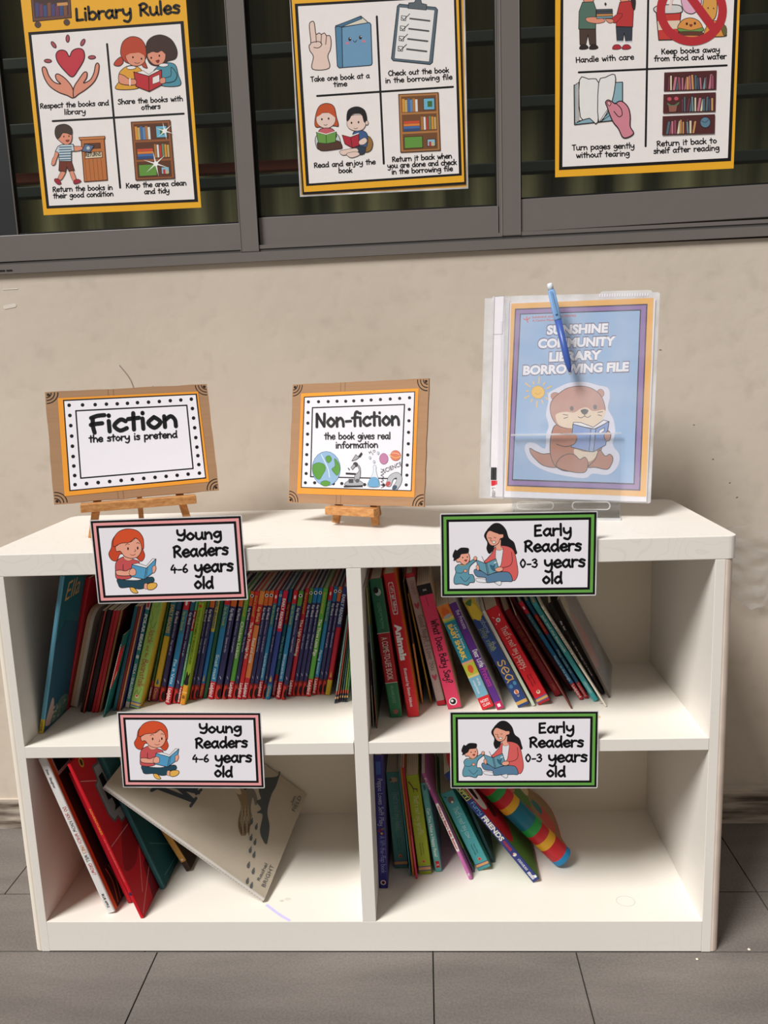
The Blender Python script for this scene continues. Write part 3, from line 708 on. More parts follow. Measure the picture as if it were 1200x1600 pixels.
def card_sign(label, w, h, mtx, src, paper, outer, inner, dots, film):
    e = tag(empty('cardboard_sign', mtx), label, 'sign', 'cardboard signs on easels')
    rnd = random.Random(len(label))
    pr = []
    for (x0, z0), (x1, z1) in zip([(-w / 2, 0), (w / 2, 0), (w / 2, h), (-w / 2, h)], [(w / 2, 0), (w / 2, h), (-w / 2, h), (-w / 2, 0)]):
        for i in range(10):
            t = i / 10; j = 0 if i == 0 else rnd.uniform(-.0007, .0007)
            pr.append((x0 + (x1 - x0) * t + (j if x0 == x1 else 0), z0 + (z1 - z0) * t + (j if z0 == z1 else 0)))
    s = MB(); s.prism(pr, 0.0, 0.004, CARD, 'y')
    base = s.build('cardboard', e)
    a = Art(None, -.0002, 1.5e-5, False)
    for x in (-.035, -.026): a.S((150, 112, 80), .0012, [(x, .001), (x, h - .001)])
    a.build('crease', base); corner_arcs(base, w, h)
    hm = homog(src, [(-w / 2, h), (w / 2, h), (w / 2, 0), (-w / 2, 0)])
    a = Art(hm, -.0005, 8e-6)
    a.P((240, 158, 52), paper); a.P((16, 16, 18), outer[0]); a.P(PAPER, outer[1])
    a.S((16, 16, 18), inner[1], inner[0] + [inner[0][0]])
    for x, y in dots: a.E((18, 18, 20), x, y, 10)
    a.build('printed_sheet', e)
    return e, hm

def inset(q, d):
    c = np.mean(np.array(q, float), 0)
    return [tuple(np.array(p) + np.sign(c - np.array(p)) * d) for p in q]

fd = [(236, 190), (308, 188), (376, 186), (437, 183), (496, 181), (552, 178), (607, 174), (668, 171), (728, 167), (789, 162), (848, 158), (907, 153),
      (240, 245), (245, 300), (250, 357), (254, 412), (258, 468), (262, 520), (267, 572), (269, 622), (914, 205), (921, 258), (928, 312), (935, 367), (942, 420), (948, 468), (954, 518), (958, 566),
      (894, 571), (832, 577), (770, 582), (708, 587), (645, 592), (582, 597), (520, 602), (457, 607), (394, 612), (331, 617)]
fo = [(203, 161), (938, 122), (998, 597), (238, 658)]
MF = pose(.2136, .14, .7959, .3439, -.3563, -.0103)
e, hm = card_sign('cardboard sign lettered Fiction, standing on the left easel', .2807, .2032, MF, [(107, 120), (993, 68), (1072, 662), (157, 728)],
                  [(175, 152), (945, 110), (1015, 615), (213, 685)], (fo, inset(fo, 7)), ([(272, 220), (882, 187), (922, 540), (300, 587)], 8), fd, False)
a = Art(hm, -.0009, 8e-6)
a.T((18, 18, 20), 'Fiction', (352, 340), (826, 303), 60, 23); a.T((18, 18, 20), 'the story is pretend', (345, 391), (828, 366), 23, 8)
a.build('lettering', e)

nd = [(250, 232), (313, 231), (373, 230), (428, 228), (482, 228), (532, 226), (584, 223), (640, 220), (698, 217), (759, 214), (818, 210), (879, 206),
      (248, 298), (246, 364), (244, 432), (242, 497), (238, 560), (236, 620), (234, 678), (229, 736), (878, 278), (876, 349), (874, 421), (873, 492), (870, 562), (866, 626), (865, 689), (861, 750),
      (287, 736), (404, 742), (457, 741), (600, 748), (720, 752)]
no = [(222, 200), (914, 166), (895, 790), (200, 768)]
MN = pose(.5923, .158, .7679, -.4286, -.193, -.0147)
e, hm = card_sign('cardboard sign lettered Non-fiction under crinkled film, on the middle easel', .2761, .219, MN, [(153, 125), (998, 85), (972, 890), (120, 860)],
                  [(205, 180), (935, 148), (912, 828), (176, 805)], (no, inset(no, 6)), ([(275, 268), (848, 248), (830, 712), (262, 698)], 8), nd, True)
a = Art(hm, -.0009, 8e-6)
a.T((24, 24, 26), 'Non-fiction', (297, 388), (815, 374), 54, 17); a.T((24, 24, 26), 'the book gives real', (350, 464), (760, 462), 25, 7.5); a.T((24, 24, 26), 'information', (420, 520), (682, 516), 25, 7.5)
a.build('lettering', e)
a = Art(hm, -.0009, 8e-6)
G1, G2 = (92, 156, 60), (70, 120, 170)
a.E((150, 186, 220), 360, 648, 88, 108, 0, 3, G2)
a.F(G1, [(278, 625), (310, 610), (345, 620), (356, 650), (335, 690), (318, 715), (295, 705), (276, 665)], 2, (60, 100, 40))
a.F(G1, [(358, 575), (380, 566), (394, 590), (376, 612), (360, 598)], 2, (60, 100, 40)); a.F(G1, [(412, 585), (436, 610), (446, 650), (430, 690), (408, 672), (395, 650), (415, 630)], 2, (60, 100, 40))
a.F(G1, [(325, 735), (355, 722), (385, 735), (370, 755), (340, 755)], 2, (60, 100, 40)); a.L((215, 230, 242), 6, [(330, 560), (350, 600), (372, 650), (380, 700)])
K, K2 = (38, 38, 42), (172, 174, 180)
a.P(K, [(470, 755), (588, 752), (588, 764), (470, 766)]); a.F(K2, [(478, 752), (500, 722), (540, 715), (580, 730), (588, 752)], 3, K)
a.P((70, 70, 76), [(500, 712), (530, 712), (530, 738), (500, 738)]); a.P(K, [(482, 672), (545, 676), (545, 687), (482, 684)]); a.F(K2, [(540, 690), (566, 660), (552, 620), (572, 640), (574, 690), (560, 725), (540, 722)], 3, K)
a.P(K2, [(548, 592), (520, 600), (545, 560), (566, 578)], 3, K); a.P(K, [(560, 570), (580, 544), (588, 556), (572, 580)]); a.E((60, 60, 64), 543, 622, 14, 14, 0, 3, K); a.P(K2, [(515, 640), (535, 618), (545, 632), (524, 655)], 3, K); a.S(K, 6, [(505, 655), (498, 645)]); a.E((90, 90, 96), 555, 724, 12)
a.F(None or (224, 232, 240), [(655, 630), (672, 632), (674, 670), (694, 740), (688, 762), (640, 764), (618, 750), (652, 676)], 2, (120, 130, 140)); a.F((110, 170, 210), [(636, 710), (665, 702), (684, 715), (692, 745), (684, 760), (640, 762), (622, 748)], 2, (70, 110, 150))
a.E((198, 130, 170), 720, 586, 27, 34, 0, 2, (140, 80, 120)); a.E((222, 128, 96), 794, 566, 32, 32, 0, 2, (160, 80, 60)); a.L((240, 200, 120), 4, [(752, 560), (790, 580), (826, 572)]); a.L((250, 190, 160), 4, [(770, 550), (800, 552), (818, 560)])
a.B((30, 30, 32), 'SCIENCE', (722, 676), (836, 628), 26); a.B((40, 40, 44), 'H', (632, 556), (645, 550), 18); a.B((40, 40, 44), '2', (648, 562), (656, 560), 12); a.B((40, 40, 44), 'O', (656, 548), (670, 542), 16)
a.L((90, 92, 98), 36, [(752, 745), (768, 705), (800, 688), (818, 705), (812, 740), (792, 768)]); a.L((190, 192, 198), 30, [(752, 745), (768, 705), (800, 688), (818, 705), (812, 740), (792, 768)]); a.L((190, 80, 80), 26, [(744, 748), (752, 740)]); a.L((70, 90, 110), 26, [(792, 764), (786, 772)])
for i in range(6): a.L((90, 90, 100), 3, [(702, 650 + i * 20), (720, 660 + i * 20), (704, 668 + i * 20)])
for x, y in ((660, 605), (685, 550), (634, 580)): a.E((205, 215, 225), x, y, 6, 9, 0, 2, (130, 140, 150))
a.build('illustration', e)
# crinkled clear film stretched over the non-fiction print
s = MB(); rnd = random.Random(5); nx, nz = 40, 34
vs = []
ph = [rnd.uniform(0, 6.28) for _ in range(12)]
for i in range(nx + 1):
    for j in range(nz + 1):
        u, v = i / nx, j / nz
        x = -.121 + .242 * u + .0012 * math.sin(v * 31 + ph[0]) * (1 if i in (0, nx) else 0); z = .012 + .185 * v + .0015 * math.sin(u * 37 + ph[1]) * (1 if j in (0, nz) else 0)
        y = -.0034 - .0008 * math.sin(u * 34 + 3 * math.sin(v * 7 + ph[2]) + ph[3]) - .0003 * math.sin(v * 40 + 4 * math.sin(u * 8 + ph[4])) + rnd.uniform(-.00015, .00015)
        vs.append((x, y, z))
FILM = clear_mat('crinkled film', (0.97, 0.97, 0.97), 1.0, 0.12, 0.02)
s.add(vs, [(i * (nz + 1) + j, (i + 1) * (nz + 1) + j, (i + 1) * (nz + 1) + j + 1, i * (nz + 1) + j + 1) for i in range(nx) for j in range(nz)], FILM)
s.build('clear_film', e)

def easel(label, mtx, lean, zb, bw, lx0, lx1, hh):
    """mtx: yawed frame at the table under the sign; zb: height of the sign's lower edge; lean of the sign"""
    e = tag(empty('table_easel', mtx), label, 'easel', 'small wooden easels')
    tn = math.tan(lean); hgt = .0145
    s = MB(); q = .0034
    s.box(-bw / 2, bw / 2, -.016, .006, zb - hgt - q, zb - q, WOOD); s.build('ledge', e, .0012)
    for sx in (-1, 1):
        mid = Vector((sx * lx0, .0125, zb)); f0 = Vector((sx * lx1, .0125 - (zb - .003) * tn, .003))
        d = mid - f0; t = (zb + hh) / zb
        s = MB(); s.bar(f0, f0 + d * t * .98, .0135, .0075, WOOD, up=(0, 1, 0)); s.build('front_leg', e, .0008)
    s = MB(); s.bar((0, .095, .003), (0, .022 + hh * tn, zb + hh * .92), .0095, .0075, WOOD, up=(0, 1, 0)); s.build('rear_leg', e, .0008)
    s = MB(); s.box(-.05, .05, .0185 + .05 * tn, .0245 + .05 * tn, zb + .045, zb + .055, WOOD); s.build('cross_bar', e, .0008)
HZ = 0.7286
easel('larger pine easel holding the Fiction sign, left end of shelf top', Matrix.Translation((.2136, .14, HZ)) @ Matrix.Rotation(.3439, 4, 'Z'), .3563, .7959 - HZ, .196, .070, .084, .16)
easel('small pine easel holding the Non-fiction sign', Matrix.Translation((.5923, .158, HZ)) @ Matrix.Rotation(-.4286, 4, 'Z'), .193, .7679 - HZ, .100, .036, .041, .15)

# ------------------------------------------------------------------ acrylic stand, borrowing file, pen
MFILE = pose(.9657, .185, .7596, -.1891, -.1178, .0317)
fw, fh = .2995, .3637
st = tag(empty('acrylic_stand', Matrix.Translation((.9657, .164, HZ)) @ Matrix.Rotation(-.1891, 4, 'Z')), 'clear acrylic holder under the otter borrowing file', 'display stand')
s = MB(); s.box(-.095, .095, .0, .085, .0002, .003, ACRYL); s.build('base', st)
s = MB(); s.box(-.095, .095, -.001, .0005, .0002, .0035, ACRYLEDGE); s.box(-.0955, -.0945, 0, .085, .0002, .0035, ACRYLEDGE); s.box(.0945, .0955, 0, .085, .0002, .0035, ACRYLEDGE); s.build('base_edge', st)
def slab_tilt(z0, z1, y0, th, wx, m, name):
    tn = math.tan(.1178); s = MB()
    P = [(y0 + z0 * tn, z0), (y0 + th + z0 * tn, z0), (y0 + th + z1 * tn, z1), (y0 + z1 * tn, z1)]
    s.prism(P[::-1], -wx, wx, m, 'x'); return s.build(name, st)
slab_tilt(.003, .150, .006, .0025, .095, ACRYL, 'front_panel')
slab_tilt(.148, .151, .0058, .003, .095, ACRYLEDGE, 'front_lip')
slab_tilt(.003, .22, .034, .0025, .095, ACRYL, 'back_panel')
for cx in (-.052, .045):
    s = MB(); a = Art(None, .004, 8e-6, False, place=lambda x, z, y: (x, y + z * .1178, z))
    q = rrect(cx - .032, cx + .032, .018, .031, .006, 5)
    a.stroke(ACRYLEDGE, .0022, q, True); a.build('slot', st)
s = MB(); s.box(-.093, .093, .0095, .034, .0215, .0235, ACRYL); s.build('ledge', st)

bf = tag(empty('borrowing_file', MFILE), 'clear plastic file with an otter cover titled Sunshine Community Library Borrowing File', 'file')
src = [(130, 145), (1045, 118), (985, 1215), (90, 1205)]
hm = homog(src, [(-fw / 2, fh), (fw / 2, fh), (fw / 2, 0), (-fw / 2, 0)])
s = MB(); s.prism(rrect(-fw / 2 + .012, fw / 2, 0.0, fh, .004), .004, .0052, SLEEVE2, 'y'); s.build('back_cover', bf)
x0 = -fw / 2 + .038
s = MB(); s.box(x0, fw / 2 - .007, .001, .0036, .003, fh - .012, M((238, 236, 242), .7, .15, .02)); s.build('paper_stack', bf)
# rounded divider sheet that sticks out at the top
s = MB(); s.prism(rrect(fw / 2 - .10, fw / 2 - .012, fh - .05, fh + .004, .006), .0037, .0041, SLEEVE2, 'y'); s.build('divider_sheet', bf)
a = Art(hm, .0008, 2e-5)
a.P((240, 182, 92), [(268, 183), (1012, 150), (962, 1180), (230, 1165)]); a.P((58, 44, 74), [(288, 210), (980, 181), (933, 1150), (239, 1140)]); a.P((150, 120, 176), [(294, 217), (973, 188), (926, 1142), (246, 1133)])
a.P((50, 46, 70), [(314, 236), (946, 211), (904, 1119), (264, 1110)]); a.P((160, 190, 224), [(319, 241), (940, 217), (898, 1112), (270, 1103)])
a.build('cover_sheet', bf)
a = Art(hm, .00066, 8e-6)
for t, p0, p1 in (('SUNSHINE', (450, 346), (782, 332)), ('COMMUNITY', (405, 417), (820, 400)), ('LIBRARY', (460, 487), (748, 472)), ('BORROWING FILE', (322, 558), (888, 532))):
    a.B((128, 124, 150), t, p0, p1, 50, .085, .12); a.B((246, 245, 250), t, (p0[0] + 4, p0[1] - 3), (p1[0] - 4, p1[1] - 3), 44, .05, .12)
a.B((214, 90, 90), 'SUNSHINE AND CARE CENTRE', (378, 260), (608, 250), 11, .02); a.B((214, 90, 90), 'A Caring Place', (378, 277), (495, 272), 10, .02); a.L((214, 90, 90), 5, [(332, 262), (350, 268), (368, 256)]); a.L((214, 90, 90), 5, [(350, 252), (350, 268), (356, 282)])
a.build('lettering', bf)
# otter with a book and a small sun (drawn in a close-up's own coordinates, then placed)
def close(p): return hm((720 - 720 + (770 + p[0] / 5 - 720) * 3.3333, (590 + p[1] / 5 - 420) * 3.3333))
a = Art(close, .0006, 8e-6)
BR_, BR2, CRM = (186, 124, 98), (196, 148, 134), (234, 214, 190)
for k in range(12):
    t = 2 * PI * k / 12 + .1; r1 = 118 if k % 2 else 92
    a.L((236, 200, 140), 11, [(358 + 76 * math.cos(t), 120 + 72 * math.sin(t)), (358 + r1 * math.cos(t), 120 + r1 * math.sin(t))])
a.E((242, 200, 110), 358, 120, 52, 50, 0, 3, (210, 160, 80)); a.L((200, 150, 80), 3, [(335, 125), (357, 138), (382, 122)])
a.F((226, 226, 240), [(440, 130), (500, 90), (600, 45), (720, 35), (830, 60), (905, 80), (920, 150), (905, 240), (945, 320), (960, 420), (940, 520), (990, 600), (975, 690), (900, 755), (780, 750), (720, 785), (560, 770), (400, 730), (290, 660), (250, 570), (270, 520), (330, 520), (410, 560), (420, 450), (440, 380), (420, 290), (440, 190)])
a.F(BR_, [(292, 560), (330, 580), (390, 602), (460, 600), (520, 640), (500, 705), (400, 695), (340, 650), (298, 600)], 6)
a.F(BR_, [(495, 375), (560, 385), (640, 390), (800, 400), (860, 450), (850, 560), (800, 640), (745, 690), (600, 735), (500, 705), (455, 620), (450, 520), (465, 430)], 6)
a.F(CRM, [(640, 560), (720, 580), (810, 570), (815, 600), (780, 645), (720, 660), (650, 620)])
a.F(BR_, [(835, 565), (880, 610), (915, 595), (940, 625), (925, 680), (890, 714), (800, 700), (745, 700), (800, 640)], 6)
a.F(BR_, [(580, 602), (640, 605), (680, 640), (720, 622), (745, 660), (735, 720), (700, 744), (600, 735), (500, 700), (520, 640)], 6)
a.E(BR2, 495, 150, 36, 30, 0, 4, (150, 110, 100)); a.E(BR2, 848, 122, 28, 32, 0, 4, (150, 110, 100))
a.F(BR2, [(520, 130), (590, 85), (690, 68), (780, 85), (850, 140), (882, 230), (875, 290), (850, 330), (780, 390), (620, 400), (520, 382), (468, 320), (452, 240), (470, 180)], 5, (90, 66, 62))
a.F(CRM, [(500, 290), (570, 270), (640, 275), (690, 245), (740, 235), (790, 262), (876, 250), (880, 290), (850, 335), (780, 390), (620, 400), (530, 380), (500, 335)])
a.E((92, 92, 92), 622, 243, 15, 19); a.E((92, 92, 92), 804, 230, 15, 19)
a.F((74, 74, 76), [(692, 258), (722, 246), (752, 256), (740, 282), (722, 290), (704, 282)])
a.L((50, 46, 46), 5, [(672, 308), (695, 316), (722, 300), (722, 290)]); a.L((50, 46, 46), 5, [(722, 300), (745, 312), (770, 298)])
for q in ([(555, 292), (590, 296)], [(560, 322), (590, 312)], [(825, 272), (862, 266)], [(825, 290), (855, 298)]): a.S((60, 56, 56), 5, q)
a.P((240, 240, 246), [(635, 352), (690, 352), (790, 388), (870, 330), (912, 342), (800, 400), (630, 372)], 5, (40, 40, 56))
a.P((134, 160, 212), [(630, 366), (770, 400), (755, 578), (615, 545)], 6, (40, 40, 56)); a.P((134, 160, 212), [(808, 400), (912, 340), (884, 525), (790, 578)], 6, (40, 40, 56)); a.P((150, 176, 222), [(770, 400), (808, 400), (790, 578), (755, 578)], 6, (40, 40, 56))
a.P((240, 240, 246), [(836, 412), (876, 390), (872, 418), (830, 440)], 4, (40, 40, 56))
a.F(BR_, [(540, 440), (600, 446), (655, 452), (662, 490), (620, 532), (560, 540), (500, 525), (470, 490)], 0); a.L((50, 40, 40), 6, [(536, 438), (580, 448), (650, 446)]); a.L((50, 40, 40), 6, [(660, 480), (640, 520), (570, 542), (502, 525)])
a.F(BR2, [(876, 440), (905, 415), (925, 440), (915, 485), (890, 492), (874, 470)], 5)
a.build('illustration', bf)
# spine strip with its label slot
s = MB(); s.box(-fw / 2, -fw / 2 + .044, -.0012, -.0004, 0.0, fh - .004, SLEEVE2); s.build('spine_strip', bf)
a = Art(hm, -.0014, 1.5e-5)
a.P((232, 228, 234), [(180, 148), (234, 144), (216, 1196), (150, 1196)]); a.S((150, 146, 150), 3, [(182, 148), (150, 1040)]); a.S((160, 156, 160), 3, [(184, 148), (232, 144), (222, 345), (174, 348)])
for i in range(9): a.S((40, 40, 42), 3 if i % 3 else 5, [(158 + i * 3.4, 1045), (156 + i * 3.4, 1108)])
a.P((214, 50, 60), [(156, 1112), (188, 1112), (188, 1132), (166, 1140), (156, 1140)]); a.B((40, 40, 42), 'L-1000', (160, 1150), (160, 1198), 18)
a.build('label_slip', bf)
s = MB(); nx, nz = 24, 28; vs = []
for i in range(nx + 1):
    for j in range(nz + 1):
        u, v = i / nx, j / nz
        vs.append((-fw / 2 + .03 + (fw - .03) * u, -.0028 - .0012 * math.sin(u * 9 + v * 5) - .001 * math.sin(v * 11 - u * 6) - (.002 if u > .96 else 0), .001 + (fh - .004) * v))
s.add(vs, [(i * (nz + 1) + j, (i + 1) * (nz + 1) + j, (i + 1) * (nz + 1) + j + 1, i * (nz + 1) + j + 1) for i in range(nx) for j in range(nz)], SLEEVE)
s.build('front_sleeve', bf, smooth=True)
s = MB()
for i in range(20): s.box(fw / 2 - .10 + i * .0042, fw / 2 - .0985 + i * .0042, .0032, .0036, fh - .006, fh - .001, PAPER)
s.build('welded_edge', bf)

pn = tag(empty('pen', Matrix.Translation((.958, .17, HZ + .27))), 'blue ballpoint pen clipped over the top of the otter file', 'pen')
pa, pb = Vector((-.0135, .0265, .1385)), Vector((.0195, .0085, -.0155))
pl = (pb - pa).length
LB_, DB_ = M((128, 168, 214), .35, .4), M((64, 92, 168), .35, .4)
s = MB(); s.lathe(pa, pb, [(.012, .0062), (.062, .0068), (.064, .0064)], LB_, 16); s.build('cap', pn, smooth=True)
s = MB(); s.lathe(pa, pb, [(.063, .0062), (.135, .0058), (pl - .012, .0046), (pl - .003, .0022)], DB_, 16); s.build('barrel', pn, smooth=True)
s = MB(); s.lathe(pa, pb, [(pl - .004, .0018), (pl + .002, .0007)], M((180, 180, 186), .3, .5), 10); s.build('tip', pn)
s = MB(); s.lathe(pa, pb, [(0, .0040), (.004, .0050), (.0125, .0050)], M((225, 232, 240), .4, .4), 12); s.build('push_button', pn, smooth=True)
s = MB(); o_ = Vector((-.002, -.0078, 0)); s.bar(pa + (pb - pa) * .09 + o_, pa + (pb - pa) * .34 + o_, .0035, .002, LB_, up=(0, 1, 0)); s.build('clip', pn)

# ------------------------------------------------------------------ posters on the window glass
YEL = (238, 176, 46); BK = (22, 20, 22)
PAPER2 = (240, 234, 233)
def poster(label, X, Z, w, h, roll, src, dst, lam, y=0.4025):
    e = tag(empty('poster', Matrix.Translation((X, y, Z))), label, 'poster', 'library rules posters on the windows')
    s = MB(); s.box(0, w, -.0002, .0004, 0, h, M(YEL, .5, .25, .03)); s.build('sheet', e)
    if lam:
        s = MB(); s.box(-lam, w + lam, -.0010, -.0003, -lam, h + lam, LAMINATE); s.build('laminate_film', e)
        s = MB()
        for q in ((-lam, 0, -lam, h + lam), (w, w + lam, -lam, h + lam), (0, w, -lam, 0)): s.box(q[0], q[1], -.0013, .0, q[2], q[3], LAMEDGE)
        s.build('laminate_edge', e)
    return e, homog(src, [(a - X, b - Z) for a, b in dst])
def bookcase(a, x0, y0, x1, y1, sk, frame, back, rnd, shelves=3):
    """x0,y0 top left; x1,y1 bottom right; sk: horizontal shift of the bottom edge"""
    def q(u, v): return (x0 + (x1 - x0) * u + sk * v, y0 + (y1 - y0) * v - 0.05 * (x1 - x0) * (u - .5))
    def R(c, u0, v0, u1, v1, ow=0): a.P(c, [q(u0, v0), q(u1, v0), q(u1, v1), q(u0, v1)], ow, (74, 44, 30))
    R(frame, 0, 0, 1, 1, 4); R(back, .06, .04, .94, .97)
    for k in (1, 2): R(frame, 0.03, k / 3 - .012, .97, k / 3 + .022)
    cs = [(216, 150, 60), (196, 170, 110), (74, 110, 160), (96, 140, 190), (180, 120, 60), (222, 222, 222), (190, 60, 50), (110, 140, 110)]
    u = .08
    for i in range(6): R(cs[i % 8], u, .10 if i % 2 else .08, u + .06, .31); u += .066
    R((110, 180, 210), .62, .09, .9, .29, 3); R((70, 110, 60), .72, .14, .84, .24)
    for i, c in enumerate([(206, 80, 60), (220, 130, 60), (70, 110, 170), (50, 80, 130)]): R(c, .1, .47 + i * .045, .5, .51 + i * .045)
    u = .54
    for i in range(6): R(cs[(i + 4) % 8], u, .40 + .01 * (i % 3), u + .05, .63); u += .066
    R((100, 150, 66), .1, .74, .56, .94, 3); R((140, 190, 210), .68, .80, .88, .92, 3); R((190, 60, 60), .72, .84, .78, .92); R((220, 180, 80), .8, .86, .84, .92)
def eye2(a, *P, r=4):
    for x, y in P: a.E((48, 34, 30), x, y, r, r * 1.35)

# --- first poster
e, hm = poster('left rules poster with yellow border, heading Library Rules and a heart drawing', -.0232, 1.3298, .3186, .45, 0,
               [(100, 0), (870, 0), (940, 970), (200, 1008)], [(-0.02, 1.7194), (0.2959, 1.7016), (0.2952, 1.3301), (-0.0232, 1.3295)], 0)
a = Art(hm, -.0004, 2e-5)
a.P(BK, [(127, 147), (857, 94), (926, 944), (214, 976)]); a.P(PAPER2, [(142, 160), (843, 108), (909, 932), (226, 963)])
a.S(BK, 10, [(498, 203), (560, 878)]); a.S(BK, 10, [(243, 565), (858, 530)]); a.build('rules_panel', e)
a = Art(hm, -.00054, 8e-6)
a.T(BK, 'Library Rules', (352, 93), (838, 56), 37, 12)
for t, p0, p1 in (('Respect the books and', (184, 506), (505, 490)), ('library', (298, 534), (396, 530)), ('Share the books with', (550, 486), (853, 470)), ('others', (660, 512), (748, 506)),
                  ('Return the books in', (243, 898), (523, 887)), ('their good condition', (246, 928), (527, 917)), ('Keep the area clean', (588, 880), (870, 866)), ('and tidy', (674, 908), (790, 902))):
    a.T(BK, t, p0, p1, 15, 5)
a.build('lettering', e)
a = Art(hm, -.00054, 8e-6)
# book cart
a.P((108, 72, 62), [(138, -40), (322, -50), (330, 78), (150, 96)], 3); a.P((72, 50, 48), [(150, -20), (314, -30), (318, 66), (158, 82)])
for i in range(8): a.P([(74, 70, 120), (110, 60, 90), (60, 80, 130), (126, 80, 60)][i % 4], [(160 + i * 19, 10 + (i % 3) * 6), (176 + i * 19, 8 + (i % 3) * 6), (178 + i * 19, 74 - i), (163 + i * 19, 76 - i)])
a.P((206, 150, 90), [(262, 10), (312, 6), (314, 20), (264, 24)])
a.E((86, 66, 58), 172, 111, 15, 15); a.E((86, 66, 58), 308, 100, 15, 15)
# heart and hands
a.F((196, 58, 72), [(335, 357), (300, 330), (268, 290), (258, 258), (266, 238), (285, 231), (306, 238), (321, 262), (334, 236), (358, 224), (382, 228), (392, 250), (388, 280), (365, 320)], 5, (70, 30, 34))
for x, y, t in ((220, 282, .05), (247, 206, .95), (313, 177, 1.6), (384, 195, 2.05), (427, 265, -.05)): a.E((176, 84, 92), x, y, 17, 8, t, 4, (70, 34, 38))
a.F((222, 146, 122), [(340, 455), (336, 410), (305, 368), (270, 344), (256, 350), (262, 372), (280, 390), (250, 382), (225, 352), (212, 318), (200, 310), (193, 322), (204, 362), (228, 400), (268, 428), (310, 444)], 5, (66, 36, 32))
a.F((222, 146, 122), [(342, 453), (342, 408), (366, 368), (390, 336), (404, 338), (402, 362), (388, 386), (418, 372), (436, 340), (444, 302), (454, 292), (461, 306), (455, 345), (436, 382), (400, 415), (365, 438)], 5, (66, 36, 32))
# two girls sharing a book
a.F((188, 74, 52), [(566, 264), (545, 275), (530, 300), (556, 306), (574, 288)], 3); a.F((188, 74, 52), [(668, 272), (682, 300), (686, 316), (664, 306)], 3)
a.F((226, 164, 60), [(556, 338), (590, 308), (630, 306), (662, 330), (654, 380), (640, 412), (540, 414), (556, 375)], 3)
a.F((80, 146, 164), [(716, 332), (750, 300), (780, 290), (818, 300), (832, 345), (842, 396), (760, 400), (730, 372)], 3)
a.F((186, 72, 48), [(562, 230), (575, 190), (612, 168), (655, 178), (678, 214), (680, 270), (640, 296), (590, 290), (566, 262)], 3)
a.F(SKIN2, [(588, 250), (620, 232), (668, 248), (676, 282), (650, 304), (614, 302), (592, 280)], 2); a.F((186, 72, 48), [(585, 256), (590, 214), (620, 196), (676, 216), (678, 256), (650, 244), (625, 246), (605, 248)])
eye2(a, (620, 265), (660, 272), r=4); a.L(OUT, 2.5, [(628, 290), (640, 294), (652, 290)])
a.F((66, 46, 40), [(682, 208), (706, 172), (752, 160), (800, 182), (826, 230), (820, 270), (780, 284), (770, 300), (720, 304), (690, 280)], 3)
a.F(SKIN2, [(688, 258), (700, 238), (764, 236), (772, 270), (755, 296), (722, 300), (698, 280)], 2); a.F((66, 46, 40), [(686, 248), (694, 206), (740, 190), (776, 216), (774, 250), (755, 236), (735, 244), (712, 240)])
eye2(a, (706, 268), (744, 258), r=4); a.F((150, 40, 44), [(728, 282), (744, 278), (738, 292)], 2)
for p in ((612, 314), (764, 302)): a.E((238, 236, 236), p[0], p[1], 22, 8, -.05, 2)
a.P((238, 234, 230), [(628, 338), (668, 328), (694, 346), (730, 322), (752, 326), (696, 356)], 2); a.P((190, 52, 58), [(624, 334), (694, 354), (696, 426), (634, 402)], 4, (80, 26, 30)); a.P((190, 52, 58), [(694, 354), (754, 324), (756, 394), (696, 426)], 4, (80, 26, 30))
a.P((236, 230, 226), [(712, 360), (744, 346), (746, 380), (712, 392)], 2)
a.F(SKIN2, [(556, 345), (580, 352), (600, 366), (632, 370), (634, 392), (600, 396), (560, 388), (552, 365)], 3); a.S((238, 236, 236), 6, [(606, 366), (606, 396)])
a.F((80, 146, 164), [(800, 312), (826, 345), (815, 376), (772, 384), (770, 364), (798, 352)], 3); a.F(SKIN2, [(748, 366), (770, 362), (772, 384), (750, 388)], 2)
# boy at the returns box
a.P((190, 116, 66), [(376, 648), (484, 642), (500, 842), (392, 850)], 4, (90, 50, 30)); a.P((206, 132, 78), [(366, 642), (488, 636), (488, 648), (370, 654)], 3, (90, 50, 30))
for i in range(5): a.S((130, 74, 40), 2, [(394 + i * 19, 742), (404 + i * 19, 846)])
a.P((100, 62, 44), [(391, 672), (466, 668), (468, 692), (394, 696)], 3, (70, 40, 28)); a.P((226, 212, 180), [(394, 714), (474, 708), (476, 736), (396, 742)], 3, (90, 50, 30))
a.F(SKIN2, [(286, 800), (304, 804), (284, 840), (268, 834)], 2); a.F(SKIN2, [(322, 800), (338, 798), (354, 842), (338, 846)], 2)
a.F((160, 44, 60), [(254, 836), (272, 838), (282, 858), (268, 862), (252, 848)], 2); a.F((160, 44, 60), [(342, 846), (360, 838), (376, 846), (364, 856), (344, 860)], 2)
a.P((116, 56, 42), [(275, 752), (330, 752), (344, 796), (320, 802), (309, 780), (304, 804), (272, 798)], 3)
a.F(SKIN2, [(258, 704), (272, 712), (260, 748), (252, 770), (238, 770), (242, 745), (250, 730)], 2); a.F(SKIN2, [(335, 686), (376, 684), (384, 694), (376, 702), (340, 706)], 2)
a.P((196, 212, 220), [(284, 676), (340, 674), (345, 706), (330, 706), (331, 754), (274, 754), (272, 716), (256, 706), (268, 684)], 3)
for i in range(6): a.S((70, 100, 124), 5, [(276, 688 + i * 12), (331, 686 + i * 12)])
a.F(SKIN2, [(262, 640), (280, 612), (325, 612), (334, 640), (326, 668), (304, 676), (280, 662)], 2)
a.F((74, 60, 52), [(254, 622), (262, 590), (300, 580), (330, 596), (332, 628), (310, 622), (290, 622), (278, 640), (264, 648)], 3)
